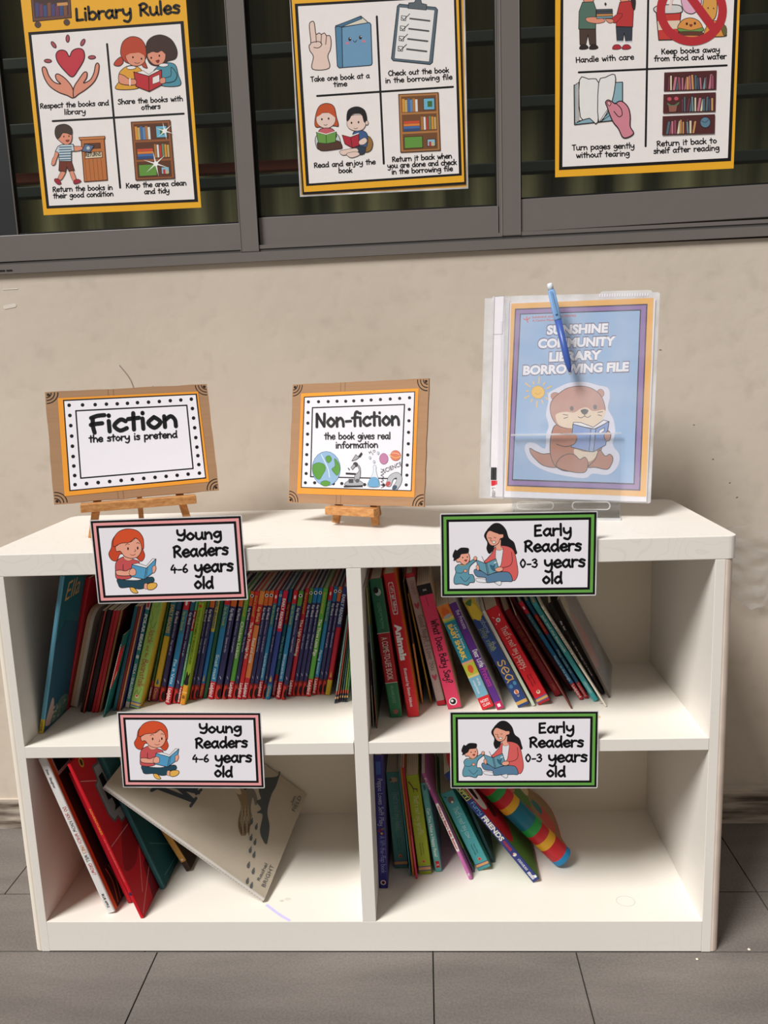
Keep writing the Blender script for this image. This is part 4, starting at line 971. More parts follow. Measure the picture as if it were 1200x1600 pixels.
eye2(a, (296, 638), (320, 636), r=3); a.F((160, 60, 56), [(304, 656), (322, 654), (314, 664)], 1.5)
a.B((50, 40, 36), 'RETURNS', (398, 733), (470, 728), 18, .02)
a.P((96, 116, 150), [(380, 706), (396, 672), (438, 682), (418, 712)], 3); a.E((190, 200, 210), 410, 692, 8)
# bookcase with sparkles
bookcase(a, 612, 566, 794, 838, 22, (150, 92, 56), (96, 60, 42), random.Random(1))
for cx, cy, r in ((770, 612, 42), (728, 766, 62)):
    for k in range(6):
        t = k * PI / 3 + .3; a.P((240, 240, 236), [(cx + r * math.cos(t), cy + r * math.sin(t)), (cx + 4 * math.cos(t + 1.57), cy + 4 * math.sin(t + 1.57)), (cx - 4 * math.cos(t + 1.57), cy - 4 * math.sin(t + 1.57))])
    a.E((246, 246, 244), cx, cy, 11)
a.build('illustrations', e)

# --- second poster
e, hm = poster('middle rules poster with black and yellow border showing a clipboard', .4945, 1.3445, .3235, .45, 0,
               [(140, 0), (965, 0), (995, 865), (205, 920)], [(.4859, 1.6908), (.8146, 1.6722), (.8205, 1.3471), (.4925, 1.3409)], .0028, .4085)
a = Art(hm, -.0016, 2e-5)
a.P(BK, [(152, -80), (958, -110), (985, 858), (215, 908)]); a.P(YEL, [(160, -60), (948, -90), (977, 848), (222, 896)]); a.P(BK, [(178, 8), (938, -34), (966, 818), (232, 868)]); a.P(PAPER2, [(193, 20), (928, -22), (952, 808), (246, 856)])
a.S(BK, 10, [(565, 68), (598, 762)]); a.S(BK, 10, [(284, 443), (924, 400)]); a.build('rules_panel', e)
a = Art(hm, -.0018, 8e-6)
for t, p0, p1 in (('Take one book at a', (254, 376), (530, 358)), ('time', (362, 400), (424, 396)), ('Check out the book', (620, 348), (904, 332)), ('in the borrowing file', (606, 382), (920, 364)),
                  ('Read and enjoy the', (270, 782), (558, 764)), ('book', (386, 806), (448, 804)), ('Return it back when', (638, 754), (918, 736)), ('you are done and check', (616, 784), (940, 766)), ('in the borrowing file', (636, 812), (922, 796))):
    a.T(BK, t, p0, p1, 15, 5)
a.build('lettering', e)
a = Art(hm, -.0018, 8e-6)
SK3 = (232, 206, 194)
a.F(SK3, [(262, 316), (266, 258), (250, 230), (246, 205), (254, 190), (247, 110), (258, 92), (270, 98), (278, 150), (292, 146), (304, 152), (318, 146), (328, 158), (344, 160), (350, 190), (346, 225), (334, 256), (340, 312)], 4, (60, 44, 44))
for q in ([(278, 150), (280, 190)], [(304, 152), (302, 196)], [(328, 158), (324, 200)], [(254, 192), (290, 186), (306, 200), (290, 216), (268, 214)]): a.L((60, 44, 44), 3.5, q)
a.P((222, 216, 200), [(376, 112), (490, 66), (526, 98), (400, 118)], 4, (50, 60, 74)); a.P((74, 116, 146), [(370, 112), (488, 68), (496, 78), (392, 120)], 3, (40, 54, 70))
a.P((84, 132, 166), [(369, 118), (384, 114), (400, 119), (404, 309), (388, 311), (379, 302)], 4, (38, 52, 68)); a.P((112, 156, 190), [(400, 119), (522, 98), (532, 98), (537, 106), (543, 288), (540, 296), (530, 299), (404, 309)], 4, (38, 52, 68))
eye2(a, (438, 175), (488, 167), r=7); a.E((240, 240, 240), 440, 171, 2.5); a.E((240, 240, 240), 490, 163, 2.5); a.E((206, 130, 150), 426, 194, 9, 6); a.E((206, 130, 150), 503, 185, 9, 6); a.L(OUT, 3, [(454, 182), (462, 189), (470, 181)])
a.P((92, 110, 124), [(662, 20), (672, 10), (842, 25), (851, 36), (827, 284), (816, 294), (642, 276), (634, 266)], 4, (40, 50, 60)); a.P((234, 232, 232), [(672, 24), (838, 38), (812, 282), (648, 266)], 2)
a.P((96, 104, 112), [(712, 30), (716, 4), (742, 2), (750, -14), (772, -12), (776, 6), (800, 12), (798, 38)], 3, (40, 46, 54))
for i in range(4):
    x = 692 - i * 5; y = 76 + i * 48
    a.P((234, 232, 232), [(x - 11, y - 11), (x + 11, y - 9), (x + 9, y + 12), (x - 12, y + 10)], 3, (40, 40, 44)); a.S((40, 40, 44), 3.5, [(x - 8, y - 2), (x, y + 8), (x + 28, y - 20)])
    a.S((84, 84, 88), 8, [(x + 30, y + 2), (x + 122, y + 13)])
# children reading
a.F((196, 206, 206), [(276, 640), (300, 620), (370, 620), (392, 650), (386, 690), (300, 696), (280, 680)], 3)
a.F((196, 84, 44), [(278, 530), (296, 490), (330, 478), (362, 492), (374, 540), (384, 584), (360, 584), (300, 590), (274, 584)], 3)
a.F(SK3, [(280, 545), (300, 525), (350, 524), (370, 545), (362, 578), (326, 596), (288, 578)], 2); a.F((196, 84, 44), [(280, 540), (300, 500), (325, 505), (362, 510), (372, 545), (350, 530), (318, 516), (300, 532)])
eye2(a, (306, 553), (338, 550), r=4); a.L(OUT, 2.5, [(316, 578), (324, 582), (332, 577)])
a.F((196, 96, 104), [(294, 604), (326, 594), (360, 602), (372, 640), (290, 646)], 3); a.F((84, 56, 44), [(290, 660), (380, 654), (402, 686), (380, 694), (300, 700)], 3)
a.P((108, 156, 74), [(280, 614), (326, 626), (328, 668), (290, 664)], 3, (40, 70, 40)); a.P((108, 156, 74), [(326, 626), (374, 612), (370, 660), (328, 668)], 3, (40, 70, 40)); a.S((232, 230, 220), 4, [(282, 612), (326, 624), (372, 610)])
a.F((150, 110, 60), [(500, 640), (530, 635), (546, 665), (536, 700), (505, 704)], 3)
a.F((64, 94, 140), [(452, 620), (490, 606), (518, 620), (522, 660), (510, 690), (470, 690)], 3); a.F((50, 62, 80), [(456, 684), (510, 684), (504, 716), (470, 716)], 3)
a.F(SK3, [(390, 704), (430, 694), (470, 690), (476, 708), (440, 716), (404, 722)], 2); a.F(SK3, [(424, 714), (468, 706), (484, 720), (450, 734), (430, 728)], 2)
a.F(SK3, [(424, 570), (440, 538), (500, 536), (514, 570), (500, 600), (466, 608), (434, 596)], 2); a.F((34, 32, 34), [(424, 560), (430, 512), (470, 494), (508, 512), (518, 560), (506, 566), (494, 530), (470, 524), (448, 530), (436, 552)], 3)
eye2(a, (446, 570), (479, 567), r=4); a.L(OUT, 2.5, [(458, 596), (466, 598), (474, 594)]); a.E(SK3, 518, 570, 7, 10, 0, 2)
a.P((176, 44, 60), [(402, 628), (442, 638), (450, 688), (414, 668)], 3, (80, 20, 30)); a.P((176, 44, 60), [(442, 638), (480, 624), (482, 676), (450, 688)], 3, (80, 20, 30)); a.S((232, 230, 220), 5, [(404, 624), (440, 634), (478, 620)])
a.F(SK3, [(482, 655), (508, 640), (520, 655), (505, 672), (484, 672)], 2)
bookcase(a, 668, 432, 854, 704, 10, (176, 122, 72), (116, 78, 50), random.Random(2))
a.build('illustrations', e)

# --- third poster
e, hm = poster('right rules poster with a red crossed-out food drawing and open book', .9872, 1.3532, .3358, .45, 0,
               [(207, 0), (1075, 0), (1040, 787), (205, 830)], [(.9882, 1.6624), (1.3241, 1.6434), (1.322, 1.3533), (.9876, 1.3528)], 0)
a = Art(hm, -.0004, 2e-5)
a.P(BK, [(230, -120), (1066, -140), (1030, 752), (222, 795)]); a.P(PAPER2, [(243, -108), (1050, -128), (1015, 738), (238, 780)])
a.S(BK, 10, [(642, -60), (629, 683)]); a.S(BK, 10, [(315, 336), (1010, 303)]); a.build('rules_panel', e)
a = Art(hm, -.00054, 8e-6)
for t, p0, p1 in (('Handle with care', (302, 290), (573, 275)), ('Keep books away', (704, 250), (976, 240)), ('from food and water', (670, 284), (1008, 272)), ('Turn pages gently', (284, 702), (575, 692)), ('without tearing', (304, 738), (552, 728)),
                  ('Return it back to', (682, 684), (962, 668)), ('shelf after reading', (667, 718), (974, 702))):
    a.T(BK, t, p0, p1, 16, 5.2)
a.build('lettering', e)
a = Art(hm, -.00054, 8e-6)
a.F(SKIN2, [(336, -30), (380, -30), (384, 0), (360, 14), (340, 6)], 3); a.F(SKIN2, [(505, -30), (552, -30), (550, 0), (520, 12)], 3)
a.P((80, 62, 56), [(318, 130), (394, 130), (396, 204), (366, 206), (358, 160), (348, 206), (320, 206)], 3); a.P((60, 66, 76), [(490, 122), (566, 122), (564, 190), (535, 192), (528, 150), (522, 190), (494, 190)], 3)
a.S((190, 200, 206), 5, [(494, 190), (522, 190)]); a.S((190, 200, 206), 5, [(535, 192), (564, 190)])
for x, c in ((340, (52, 42, 42)), (386, (52, 42, 42)), (495, (176, 50, 64)), (540, (176, 50, 64))): a.F(c, [(x - 22, 226), (x - 14, 208), (x + 8, 206), (x + 20, 220), (x + 4, 228)], 2)
a.P((86, 116, 102), [(332, 6), (384, 4), (396, 40), (394, 132), (314, 132), (316, 50)], 3); a.P((190, 60, 60), [(508, 6), (560, 0), (572, 40), (568, 122), (490, 120), (494, 60)], 3)
a.F(SKIN2, [(350, 80), (392, 76), (430, 84), (436, 98), (400, 106), (356, 98)], 2); a.F((190, 60, 60), [(500, 60), (520, 66), (490, 102), (470, 98), (468, 84)], 2); a.F(SKIN2, [(440, 86), (470, 86), (478, 98), (458, 104)], 2)
for i, c in enumerate([(72, 80, 88), (72, 80, 88), (206, 140, 84), (120, 150, 160)]): a.P(c, [(398, 40 + i * 11), (472, 38 + i * 11), (474, 48 + i * 11), (398, 51 + i * 11)], 2)
a.F((60, 44, 44), [(552, -30), (580, -10), (578, 38), (568, 36), (560, 0)], 2); a.P((52, 46, 46), [(440, 6), (446, 15), (440, 24), (434, 15)])
# food behind the prohibition mark
a.F((226, 176, 200), [(800, -40), (880, -30), (888, 20), (850, 60), (806, 40)], 3); a.F((220, 160, 80), [(905, -20), (960, -10), (955, 80), (900, 90)], 3); eye2(a, (922, 34), (948, 36), r=3)
a.P((200, 66, 60), [(678, 50), (796, 44), (780, 182), (690, 184)], 4); a.P((226, 206, 186), [(684, 96), (790, 92), (786, 130), (688, 138)]); a.F((214, 212, 210), [(668, 34), (700, 20), (780, 20), (800, 36), (790, 56), (700, 60), (672, 50)], 4); a.S((236, 210, 204), 12, [(740, 40), (752, -10)])
a.F((222, 150, 80), [(780, 130), (800, 92), (840, 80), (880, 96), (894, 132), (840, 140)], 3); a.F((110, 150, 80), [(784, 128), (840, 138), (896, 126), (896, 142), (840, 152), (786, 144)], 2); a.F((104, 62, 50), [(788, 146), (890, 146), (886, 164), (796, 166)], 2); a.F((214, 140, 76), [(800, 164), (880, 164), (870, 176), (810, 176)], 2)
eye2(a, (822, 108), (860, 106), r=5); a.F((150, 60, 50), [(834, 112), (848, 112), (841, 122)], 1.5)
a.F((222, 150, 70), [(900, 160), (930, 100), (985, 100), (1006, 150), (1000, 166), (920, 168)], 3); a.F((110, 100, 60), [(980, 110), (1006, 120), (1008, 156), (994, 160)], 2)
RED_ = (186, 50, 58)
a.stroke(RED_, 40, spline([(845 + 145 * math.cos(t), 45 + 145 * math.sin(t)) for t in (2 * PI * i / 24 for i in range(24))], True, 2), True); a.S(RED_, 40, [(815, -50), (948, 130)])
# open book and hand
a.P((140, 176, 190), [(292, 396), (520, 382), (520, 470), (500, 560), (294, 582)], 4, BK)
for i in range(3): a.P((228, 226, 224), [(298 + i * 8, 394 - i * 6), (330, 380), (330, 562), (298 + i * 8, 576 - i * 6)], 3, BK)
a.F((234, 232, 230), [(318, 372), (360, 368), (408, 386), (404, 570), (365, 552), (322, 546)], 4, BK, n=3); a.F((234, 232, 230), [(408, 386), (440, 360), (484, 348), (482, 420), (460, 500), (408, 570)], 4, BK, n=3)
for q in ([(412, 566), (450, 510)], [(414, 568), (456, 525)], [(414, 570), (458, 540)]): a.L(BK, 2.5, q)
a.F((212, 136, 150), [(440, 478), (452, 466), (470, 474), (486, 484), (500, 474), (520, 474), (546, 500), (556, 540), (556, 590), (572, 622), (545, 642), (520, 640), (500, 600), (476, 570), (458, 530), (448, 500)], 5, BK)
a.L(BK, 4, [(486, 480), (512, 505), (518, 535), (502, 545), (480, 520)]); a.F((226, 160, 170), [(446, 480), (456, 472), (466, 482), (458, 494)], 3, BK)
# three shelves of books
rnd = random.Random(9)
cs = [(84, 110, 120), (190, 120, 136), (110, 60, 70), (120, 150, 156), (206, 150, 96), (222, 210, 180), (150, 84, 100), (70, 84, 100)]
for k in range(3):
    y0 = 334 + k * 103; x0 = 716 - k * 4
    a.P((84, 44, 44), [(x0, y0 + 3), (x0 + 246, y0 - 7), (x0 + 244, y0 + 84), (x0 - 2, y0 + 92)], 0)
    x = x0 + 14 + (70 if k == 1 else 0)
    while x < x0 + (150 if k == 2 else 232):
        wd = rnd.choice((9, 11, 13)); hh = rnd.uniform(56, 72); t = rnd.choice((0, 0, 4, -4, 10))
        yb = y0 + 88 - 8 * (x - x0) / 246
        a.P(rnd.choice(cs), [(x + t, yb - hh), (x + wd + t, yb - hh), (x + wd, yb), (x, yb)], 2, (50, 30, 32)); x += wd + 2
    if k == 1:
        a.P((150, 96, 84), [(734, 490), (778, 488), (772, 522), (738, 524)], 2); a.F((90, 120, 90), [(730, 480), (756, 492), (786, 476), (776, 492), (738, 494)], 0); a.E((196, 84, 96), 740, 462, 10, 9); a.E((196, 84, 96), 772, 460, 10, 9)
    if k == 2:
        a.E((96, 130, 150), 908, 572, 24, 25, 0, 3, (40, 50, 60)); a.L((60, 90, 100), 4, [(892, 566), (908, 572), (922, 560)])
a.build('illustrations', e)

# book placements: x, y, z of the lower left spine corner; thickness, height, lean
G = {
    'ella': (0.029, 0.0483, 0.3949, 0.0077, 0.292, 0.2403), 'red_tall': (0.028, 0.1439, 0.3956, 0.0092, 0.2632, 0.2738), 'cream': (0.0385, 0.157, 0.3969, 0.0135, 0.1961, 0.2824),
    'thin0': (0.0666, 0.1346, 0.3945, 0.0047, 0.205, 0.304), 'thin1': (0.0731, 0.131, 0.3939, 0.0027, 0.205, 0.3034), 'thin2': (0.0769, 0.1364, 0.3958, 0.0089, 0.205, 0.3026),
    'thin3': (0.0889, 0.1323, 0.3947, 0.0054, 0.205, 0.3015), 'thin4': (0.0952, 0.1321, 0.3949, 0.006, 0.205, 0.3007), 'thin5': (0.1019, 0.1348, 0.3944, 0.0043, 0.205, 0.2999),
    'spiral': (0.1185, 0.1118, 0.3938, 0.0021, 0.165, 0.3278), 'slim0': (0.1265, 0.1386, 0.3947, 0.0056, 0.21, 0.2968), 'slim1': (0.1328, 0.1394, 0.3944, 0.0043, 0.21, 0.2961),
    'slim2': (0.1377, 0.1412, 0.3939, 0.0028, 0.21, 0.2954), 'slim3': (0.1411, 0.1418, 0.3934, 0.0011, 0.21, 0.2949), 'polar': (0.1452, 0.1528, 0.3953, 0.0077, 0.225, 0.2878),
    'jack': (0.1561, 0.147, 0.3986, 0.0189, 0.225, 0.2969), 'lb_dkgreen': (0.1797, 0.1789, 0.3942, 0.0042, 0.217, 0.2764), 'er_yellow': (0.1859, 0.1794, 0.3963, 0.0116, 0.212, 0.2751),
    'kw1': (0.2007, 0.1779, 0.3957, 0.01, 0.217, 0.2645), 'ph_pond': (0.2178, 0.1634, 0.3958, 0.0104, 0.217, 0.2629), 'kw2': (0.2301, 0.168, 0.3954, 0.0092, 0.217, 0.2569),
    'rw_green': (0.2404, 0.1668, 0.3943, 0.0048, 0.217, 0.2558), 'lime': (0.2473, 0.1614, 0.3955, 0.0097, 0.205, 0.255), 'kw3': (0.2588, 0.1843, 0.3945, 0.0056, 0.217, 0.2491),
    'kw4': (0.2652, 0.1839, 0.3952, 0.0087, 0.217, 0.2479), 'er_blue': (0.2748, 0.1901, 0.395, 0.0076, 0.217, 0.2466), 'dkgreen': (0.2837, 0.1898, 0.395, 0.0077, 0.21, 0.2438),
    'ph_snow': (0.2938, 0.1853, 0.3957, 0.0111, 0.217, 0.2399), 'kw5': (0.3065, 0.1847, 0.3958, 0.0113, 0.217, 0.2385), 'kw6': (0.3219, 0.1842, 0.395, 0.0083, 0.217, 0.2358),
    'chicken': (0.3313, 0.1864, 0.3953, 0.0093, 0.217, 0.2338), 'kw7': (0.3417, 0.186, 0.3949, 0.008, 0.217, 0.2317), 'porridge': (0.351, 0.1831, 0.395, 0.0084, 0.217, 0.2288),
    'rw_orange': (0.3604, 0.1827, 0.3953, 0.0096, 0.217, 0.2277), 'kw8': (0.3708, 0.1849, 0.3949, 0.0078, 0.217, 0.2265), 'kw9': (0.3795, 0.1845, 0.3949, 0.0082, 0.217, 0.2254),
    'ph_frog': (0.3885, 0.1867, 0.395, 0.0084, 0.217, 0.2244), 'kw10': (0.3985, 0.1839, 0.3944, 0.006, 0.217, 0.2233), 'er_red': (0.4059, 0.1809, 0.3951, 0.009, 0.217, 0.2224),
    'wehavefun': (0.416, 0.1927, 0.3946, 0.0071, 0.217, 0.2193), 'ph_simon': (0.4261, 0.1802, 0.395, 0.009, 0.217, 0.2182), 'kw11': (0.437, 0.1773, 0.3949, 0.0085, 0.217, 0.217),
    'duckling': (0.4464, 0.1919, 0.3948, 0.0078, 0.217, 0.2157), 'kw12': (0.455, 0.1941, 0.3947, 0.0076, 0.217, 0.2147), 'kw13': (0.4635, 0.1938, 0.3949, 0.0085, 0.217, 0.2137),
    'kw14': (0.4728, 0.1934, 0.3947, 0.0078, 0.217, 0.2126), 'pigs': (0.4819, 0.1905, 0.395, 0.0092, 0.217, 0.2097), 'ph_flying': (0.4928, 0.1977, 0.3948, 0.0081, 0.217, 0.2075),
    'kw15': (0.5017, 0.1998, 0.3948, 0.0081, 0.217, 0.2064), 'kw16': (0.5106, 0.1995, 0.3946, 0.0073, 0.217, 0.2054), 'er_navy': (0.5188, 0.1966, 0.3951, 0.0097, 0.217, 0.2044),
    'slimr0': (0.5405, 0.1576, 0.3935, 0.0024, 0.174, 0.186), 'slimr1': (0.5445, 0.1589, 0.3935, 0.0024, 0.174, 0.18), 'slimr2': (0.549, 0.1635, 0.3935, 0.0023, 0.174, 0.172),
    'slimr3': (0.5535, 0.1633, 0.3935, 0.0023, 0.174, 0.162), 'slimr4': (0.558, 0.1631, 0.3934, 0.0023, 0.174, 0.152), 'slimr5': (0.562, 0.163, 0.3934, 0.0024, 0.174, 0.145),
    'booklet_grey': (0.615, 0.0264, 0.3931, 0.0012, 0.26, 0), 'booklet_white': (0.6195, 0.0563, 0.393, 0.0013, 0.255, -0.012), 'booklet_multi': (0.6255, 0.0504, 0.393, 0.0013, 0.2511, -0.029),
    'green_board': (0.6477, 0.0923, 0.393, 0.0222, 0.2557, -0.1103), 'animals': (0.6785, 0.0935, 0.393, 0.0207, 0.2644, -0.1297), 'tan_thin': (0.7035, 0.1503, 0.393, 0.0036, 0.2336, -0.1186),
    'yellow_thin': (0.7198, 0.1532, 0.393, 0.0032, 0.2121, -0.17), 'goodnight': (0.732, 0.1403, 0.393, 0.0157, 0.2543, -0.204), 'pink': (0.7509, 0.124, 0.393, 0.0246, 0.2373, -0.211),
    'shark': (0.8122, 0.1186, 0.393, 0.0219, 0.2082, -0.3794), 'princess': (0.8386, 0.1177, 0.393, 0.0133, 0.215, -0.3901), 'sea': (0.877, 0.1262, 0.393, 0.0209, 0.222, -0.4427),
    'white_slim': (0.9034, 0.1318, 0.393, 0.0057, 0.2, -0.4557), 'puppy': (0.9145, 0.1359, 0.393, 0.0235, 0.202, -0.475), 'brown_slim': (0.9701, 0.1184, 0.393, 0.0029, 0.2, -0.5075),
    'bunny': (0.9506, 0.1728, 0.393, 0.0136, 0.19, -0.5119), 'lb_dark': (0.9817, 0.1984, 0.393, 0.0084, 0.215, -0.539), 'ph_rocket': (0.9926, 0.1555, 0.393, 0.0078, 0.217, -0.5341),
    'playwith': (1.0034, 0.1609, 0.393, 0.0071, 0.217, -0.5245), 'jack_teal': (1.0163, 0.1472, 0.393, 0.0093, 0.217, -0.535), 'white_pb': (1.0315, 0.1244, 0.393, 0.0035, 0.22, -0.541),
    'black_pb': (1.0369, 0.1782, 0.393, 0.0057, 0.2, -0.5067), 'plastic_pb': (1.046, 0.1635, 0.393, 0.004, 0.205, -0.47), 'grow': (0.1298, 0.0203, 0.0594, 0.0151, 0.3135, -0.3022),
    'red_back': (0.1567, 0.0483, 0.0594, 0.009, 0.27, -0.3144), 'red_front': (0.1948, 0.0074, 0.0594, 0.0067, 0.3118, -0.3301), 'teal_hc': (0.2045, 0.087, 0.0594, 0.009, 0.2828, -0.335),
    'yellow_small': (0.2376, 0.1412, 0.0594, 0.0119, 0.17, -0.4581), 'peppa': (0.6152, 0.0891, 0.0594, 0.0163, 0.2638, 0), 'lamb': (0.6419, 0.1484, 0.0594, 0.0262, 0.1988, -0.0504),
    'teal_slim': (0.6718, 0.1249, 0.0594, 0.0022, 0.2214, -0.0668), 'orange_slim': (0.6765, 0.1249, 0.0594, 0.0044, 0.2216, -0.0761), 'red_slim': (0.6827, 0.1162, 0.0594, 0.0032, 0.2253, -0.0814),
    'giraffe': (0.6888, 0.1297, 0.0594, 0.0239, 0.2025, -0.0935), 'happyface': (0.7194, 0.1371, 0.0594, 0.0132, 0.1837, -0.1271), 'belly': (0.7818, 0.1127, 0.0594, 0.0074, 0.229, -0.3678),
    'green_slim': (0.7915, 0.1352, 0.0594, 0.0025, 0.18, -0.375), 'cow': (0.8005, 0.1395, 0.0594, 0.0258, 0.1716, -0.405), 'teal_dark': (0.829, 0.165, 0.0594, 0.006, 0.15, -0.36),
    'furry': (0.899, 0.1037, 0.0594, 0.0142, 0.2688, -0.6335),
}

# ------------------------------------------------------------------ books
NAVY, RED, FOOT = (46, 44, 92), (204, 38, 44), (206, 52, 44)
WHT, GOLD, LBL, SKY = (236, 236, 238), (214, 170, 70), (40, 128, 176), (30, 118, 172)
GRN, LGRN, ORG, TEAL = (92, 166, 62), (104, 186, 128), (214, 104, 44), (64, 168, 172)

YAW = {'black_pb': -.12, 'plastic_pb': -.24}
def book(key, name, label, group, spine, side=None, kind='hard', d=.15, pages=None, cat='book', decor=(), cover_art=None, mtx=None, dims=None, rad=None):
    """spine: [(upto fraction of height, colour)...] from the foot up; side: colour of the covers"""
    if mtx is None:
        x, y, z, t, h, l = G[key]
        mtx = Matrix.Translation((x, y, z + .0005)) @ Matrix.Rotation(YAW.get(key, 0), 4, 'Z') @ Matrix.Rotation(l, 4, 'Y'); d = min(d, .343 - y)
    else: t, h = dims
    e = tag(empty(name, mtx), label, cat, group)
    side = side or spine[len(spine) // 2][1]
    c = {'hard': min(.002, t * .25), 'board': min(.0012, t * .2), 'soft': min(.0005, t * .25)}[kind]
    r = rad if rad is not None else {'hard': min(.0028, t * .3), 'board': min(.0015, t * .2), 'soft': min(.0008, t * .3)}[kind]
    ov = .0022 if kind == 'hard' else 0.0
    sp_ = c * 1.2
    arc = [(r - r * math.cos(PI / 2 * i / 4), r - r * math.sin(PI / 2 * i / 4)) for i in range(5)]
    outer = [(0, d)] + arc + [(t - p[0], p[1]) for p in arc[::-1]] + [(t, d)]
    inner = [(t - c, d), (t - c, sp_), (c, sp_), (c, d)]
    prof = outer + inner; n = len(prof); ns = len(outer)
    s = MB(); hs = [0.0] + [f * h for f, _ in spine]
    sm = M(side, .42, .3, .05)
    rings = []
    for z in hs:
        rings.append(len(s.v)); s.v += [(p[0], p[1], z) for p in prof]
    for k, (f, col) in enumerate(spine):
        cm = s.mi(M(col, .42, .3, .05)); si = s.mi(sm)
        for i in range(n):
            j = (i + 1) % n
            s.f.append([rings[k] + i, rings[k] + j, rings[k + 1] + j, rings[k + 1] + i]); s.m.append(cm if 1 <= i < ns - 2 else si)
    for ring, cc in ((rings[0], spine[0][1]), (rings[-1], side)):
        m_ = s.mi(M(cc, .42, .3, .05))
        o = ns
        s.f += [[ring + i for i in range(1, ns - 1)] + [ring + o + 1, ring + o + 2], [ring, ring + 1, ring + o + 2, ring + o + 3], [ring + ns - 2, ring + ns - 1, ring + o, ring + o + 1]]; s.m += [m_] * 3
    s.build('cover', e)
    pg = pages or PAGE
    s = MB()
    if t - 2 * c > .0006:
        s.box(c + .0001, t - c - .0001, sp_ + .0002, d - ov - .0004, ov, h - ov, pg)
        if kind == 'board':
            nl = max(2, int((t - 2 * c) / .0035))
            for i in range(1, nl):
                xx = c + (t - 2 * c) * i / nl; s.box(xx - .00012, xx + .00012, sp_ + .0002, d - ov - .0002, ov - .0002, h - ov + .0002, M((120, 100, 80), .8, .1))
        s.build('page_block', e)
    if decor:
        a_l = Art(None, -.0003, 8e-6, False); a_e = Art(None, -.0001, 8e-6, False)
        for q in decor:
            a = a_l if q[0] in 'TBH' else a_e
            k = q[0]
            if k in 'TB':
                _, text, v0, v1, size, col = q[:6]; uc = q[6] if len(q) > 6 else .5; wt = q[7] if len(q) > 7 else (.22 if k == 'T' else .015)
                hh = size * t; u = uc * t - hh / 2
                if k == 'T': a.T(col, text, (u, v0 * h), (u, v1 * h), hh, hh * wt)
                else: a.B(col, text, (u, v0 * h), (u, v1 * h), hh, wt)
            elif k == 'E': a.E(q[1], q[2] * t, q[3] * h, q[4] * t, (q[5] if len(q) > 5 else q[4]) * t)
            elif k == 'R': a.P(q[1], [(q[2] * t, q[3] * h), (q[4] * t, q[3] * h), (q[4] * t, q[5] * h), (q[2] * t, q[5] * h)])
            elif k == 'F': a.F(q[1], [(u_ * t, v_ * h) for u_, v_ in q[2]])
            elif k == 'L': a.L(q[1], q[2] * t, [(u_ * t, v_ * h) for u_, v_ in q[3]])
            elif k == 'H': # blocky text, across the spine
                a.B(q[2], q[1], (q[3] * t, q[5] * h), (q[4] * t, q[5] * h), q[6] * h, .02)
        if a_e.mb.f: a_e.build('spine_emblem', e)
        if a_l.mb.f: a_l.build('spine_lettering', e)
    if cover_art:
        a = Art(None, -.0002, 8e-6, False, place=lambda u, v, y: (t - y, u, v))
        cover_art(a, d, h); a.build('cover_print', e)
    return e

# --- upper left cubby: tall books, thin papers
def ella_art(a, d, h):
    a.P((36, 78, 98), [(.002, .0), (d, .0), (d, h * .62), (.06, h * .66), (.03, h * .70), (.002, h * .58)])
    a.B((176, 140, 90), 'Ella', (.016, h * .83), (.075, h * .83), .034, .0, .25)
    a.F((176, 150, 140), [(.006, h * .04), (.03, h * .03), (.03, h * .16), (.02, h * .2), (.008, h * .1)]); a.F((90, 120, 110), [(.03, h * .02), (.09, h * .02), (.09, h * .12), (.06, h * .15), (.035, h * .08)])
    rnd = random.Random(4)
    for _ in range(26): a.E(rnd.choice([(190, 170, 160), (120, 140, 120), (70, 100, 100)]), rnd.uniform(.03, .088), h * rnd.uniform(.02, .13), .003)
book('ella', 'picture_book', 'tall slim teal book with pale blue spine leaning by the left side panel', 'books in the upper left cubby', [(.09, (206, 178, 50)), (1, (96, 160, 186))], (30, 92, 104), 'hard', .094, decor=[('B', 'LITTLE', .075, .015, .4, (60, 60, 60))], cover_art=ella_art)
book('red_tall', 'picture_book', 'tall dark red hardback just right of the tall teal book', 'books in the upper left cubby', [(1, (176, 26, 38))], (160, 22, 34), 'hard', .19)
e = tag(empty('board_book', Matrix.Translation(Vector(G['cream'][:3]) + Vector((0, 0, .0005))) @ Matrix.Rotation(G['cream'][5], 4, 'Y')), 'cream board book with rounded corners showing its page edges, right of the red hardback', 'book', 'books in the upper left cubby')
t, h = G['cream'][3:5]
for i, (c, nm) in enumerate((((206, 172, 140), 'tan_half'), ((214, 204, 190), 'pale_half'))):
    s = MB(); s.prism([(p[0], p[1]) for p in rrect(0, .17, 0, h, .002, rb=.022)], t * i / 2, t * (i + 1) / 2 - .0003, M(c, .7, .15, .06, 200), 'x'); s.build('page_block', e)
thin_c = [(58, 26, 20), (176, 74, 62), (26, 14, 16), (170, 26, 36), (186, 34, 40), (150, 104, 60)]
wds = ['dark brown thin paperback, first right of the cream board book', 'salmon red thin paperback, second right of the cream board book', 'nearly black thin paperback, third right of the cream board book', 'crimson thin paperback, fourth right of the cream board book', 'bright red thin paperback, fifth right of the cream board book', 'tan edged thin paperback just left of the teal stapled booklet']
for i in range(6):
    book('thin%d' % i, 'paperback', wds[i], 'thin paperbacks in the upper left cubby', [(1, thin_c[i])], (90, 24, 26), 'soft', .16)
def spiral_art(a, d, h): pass
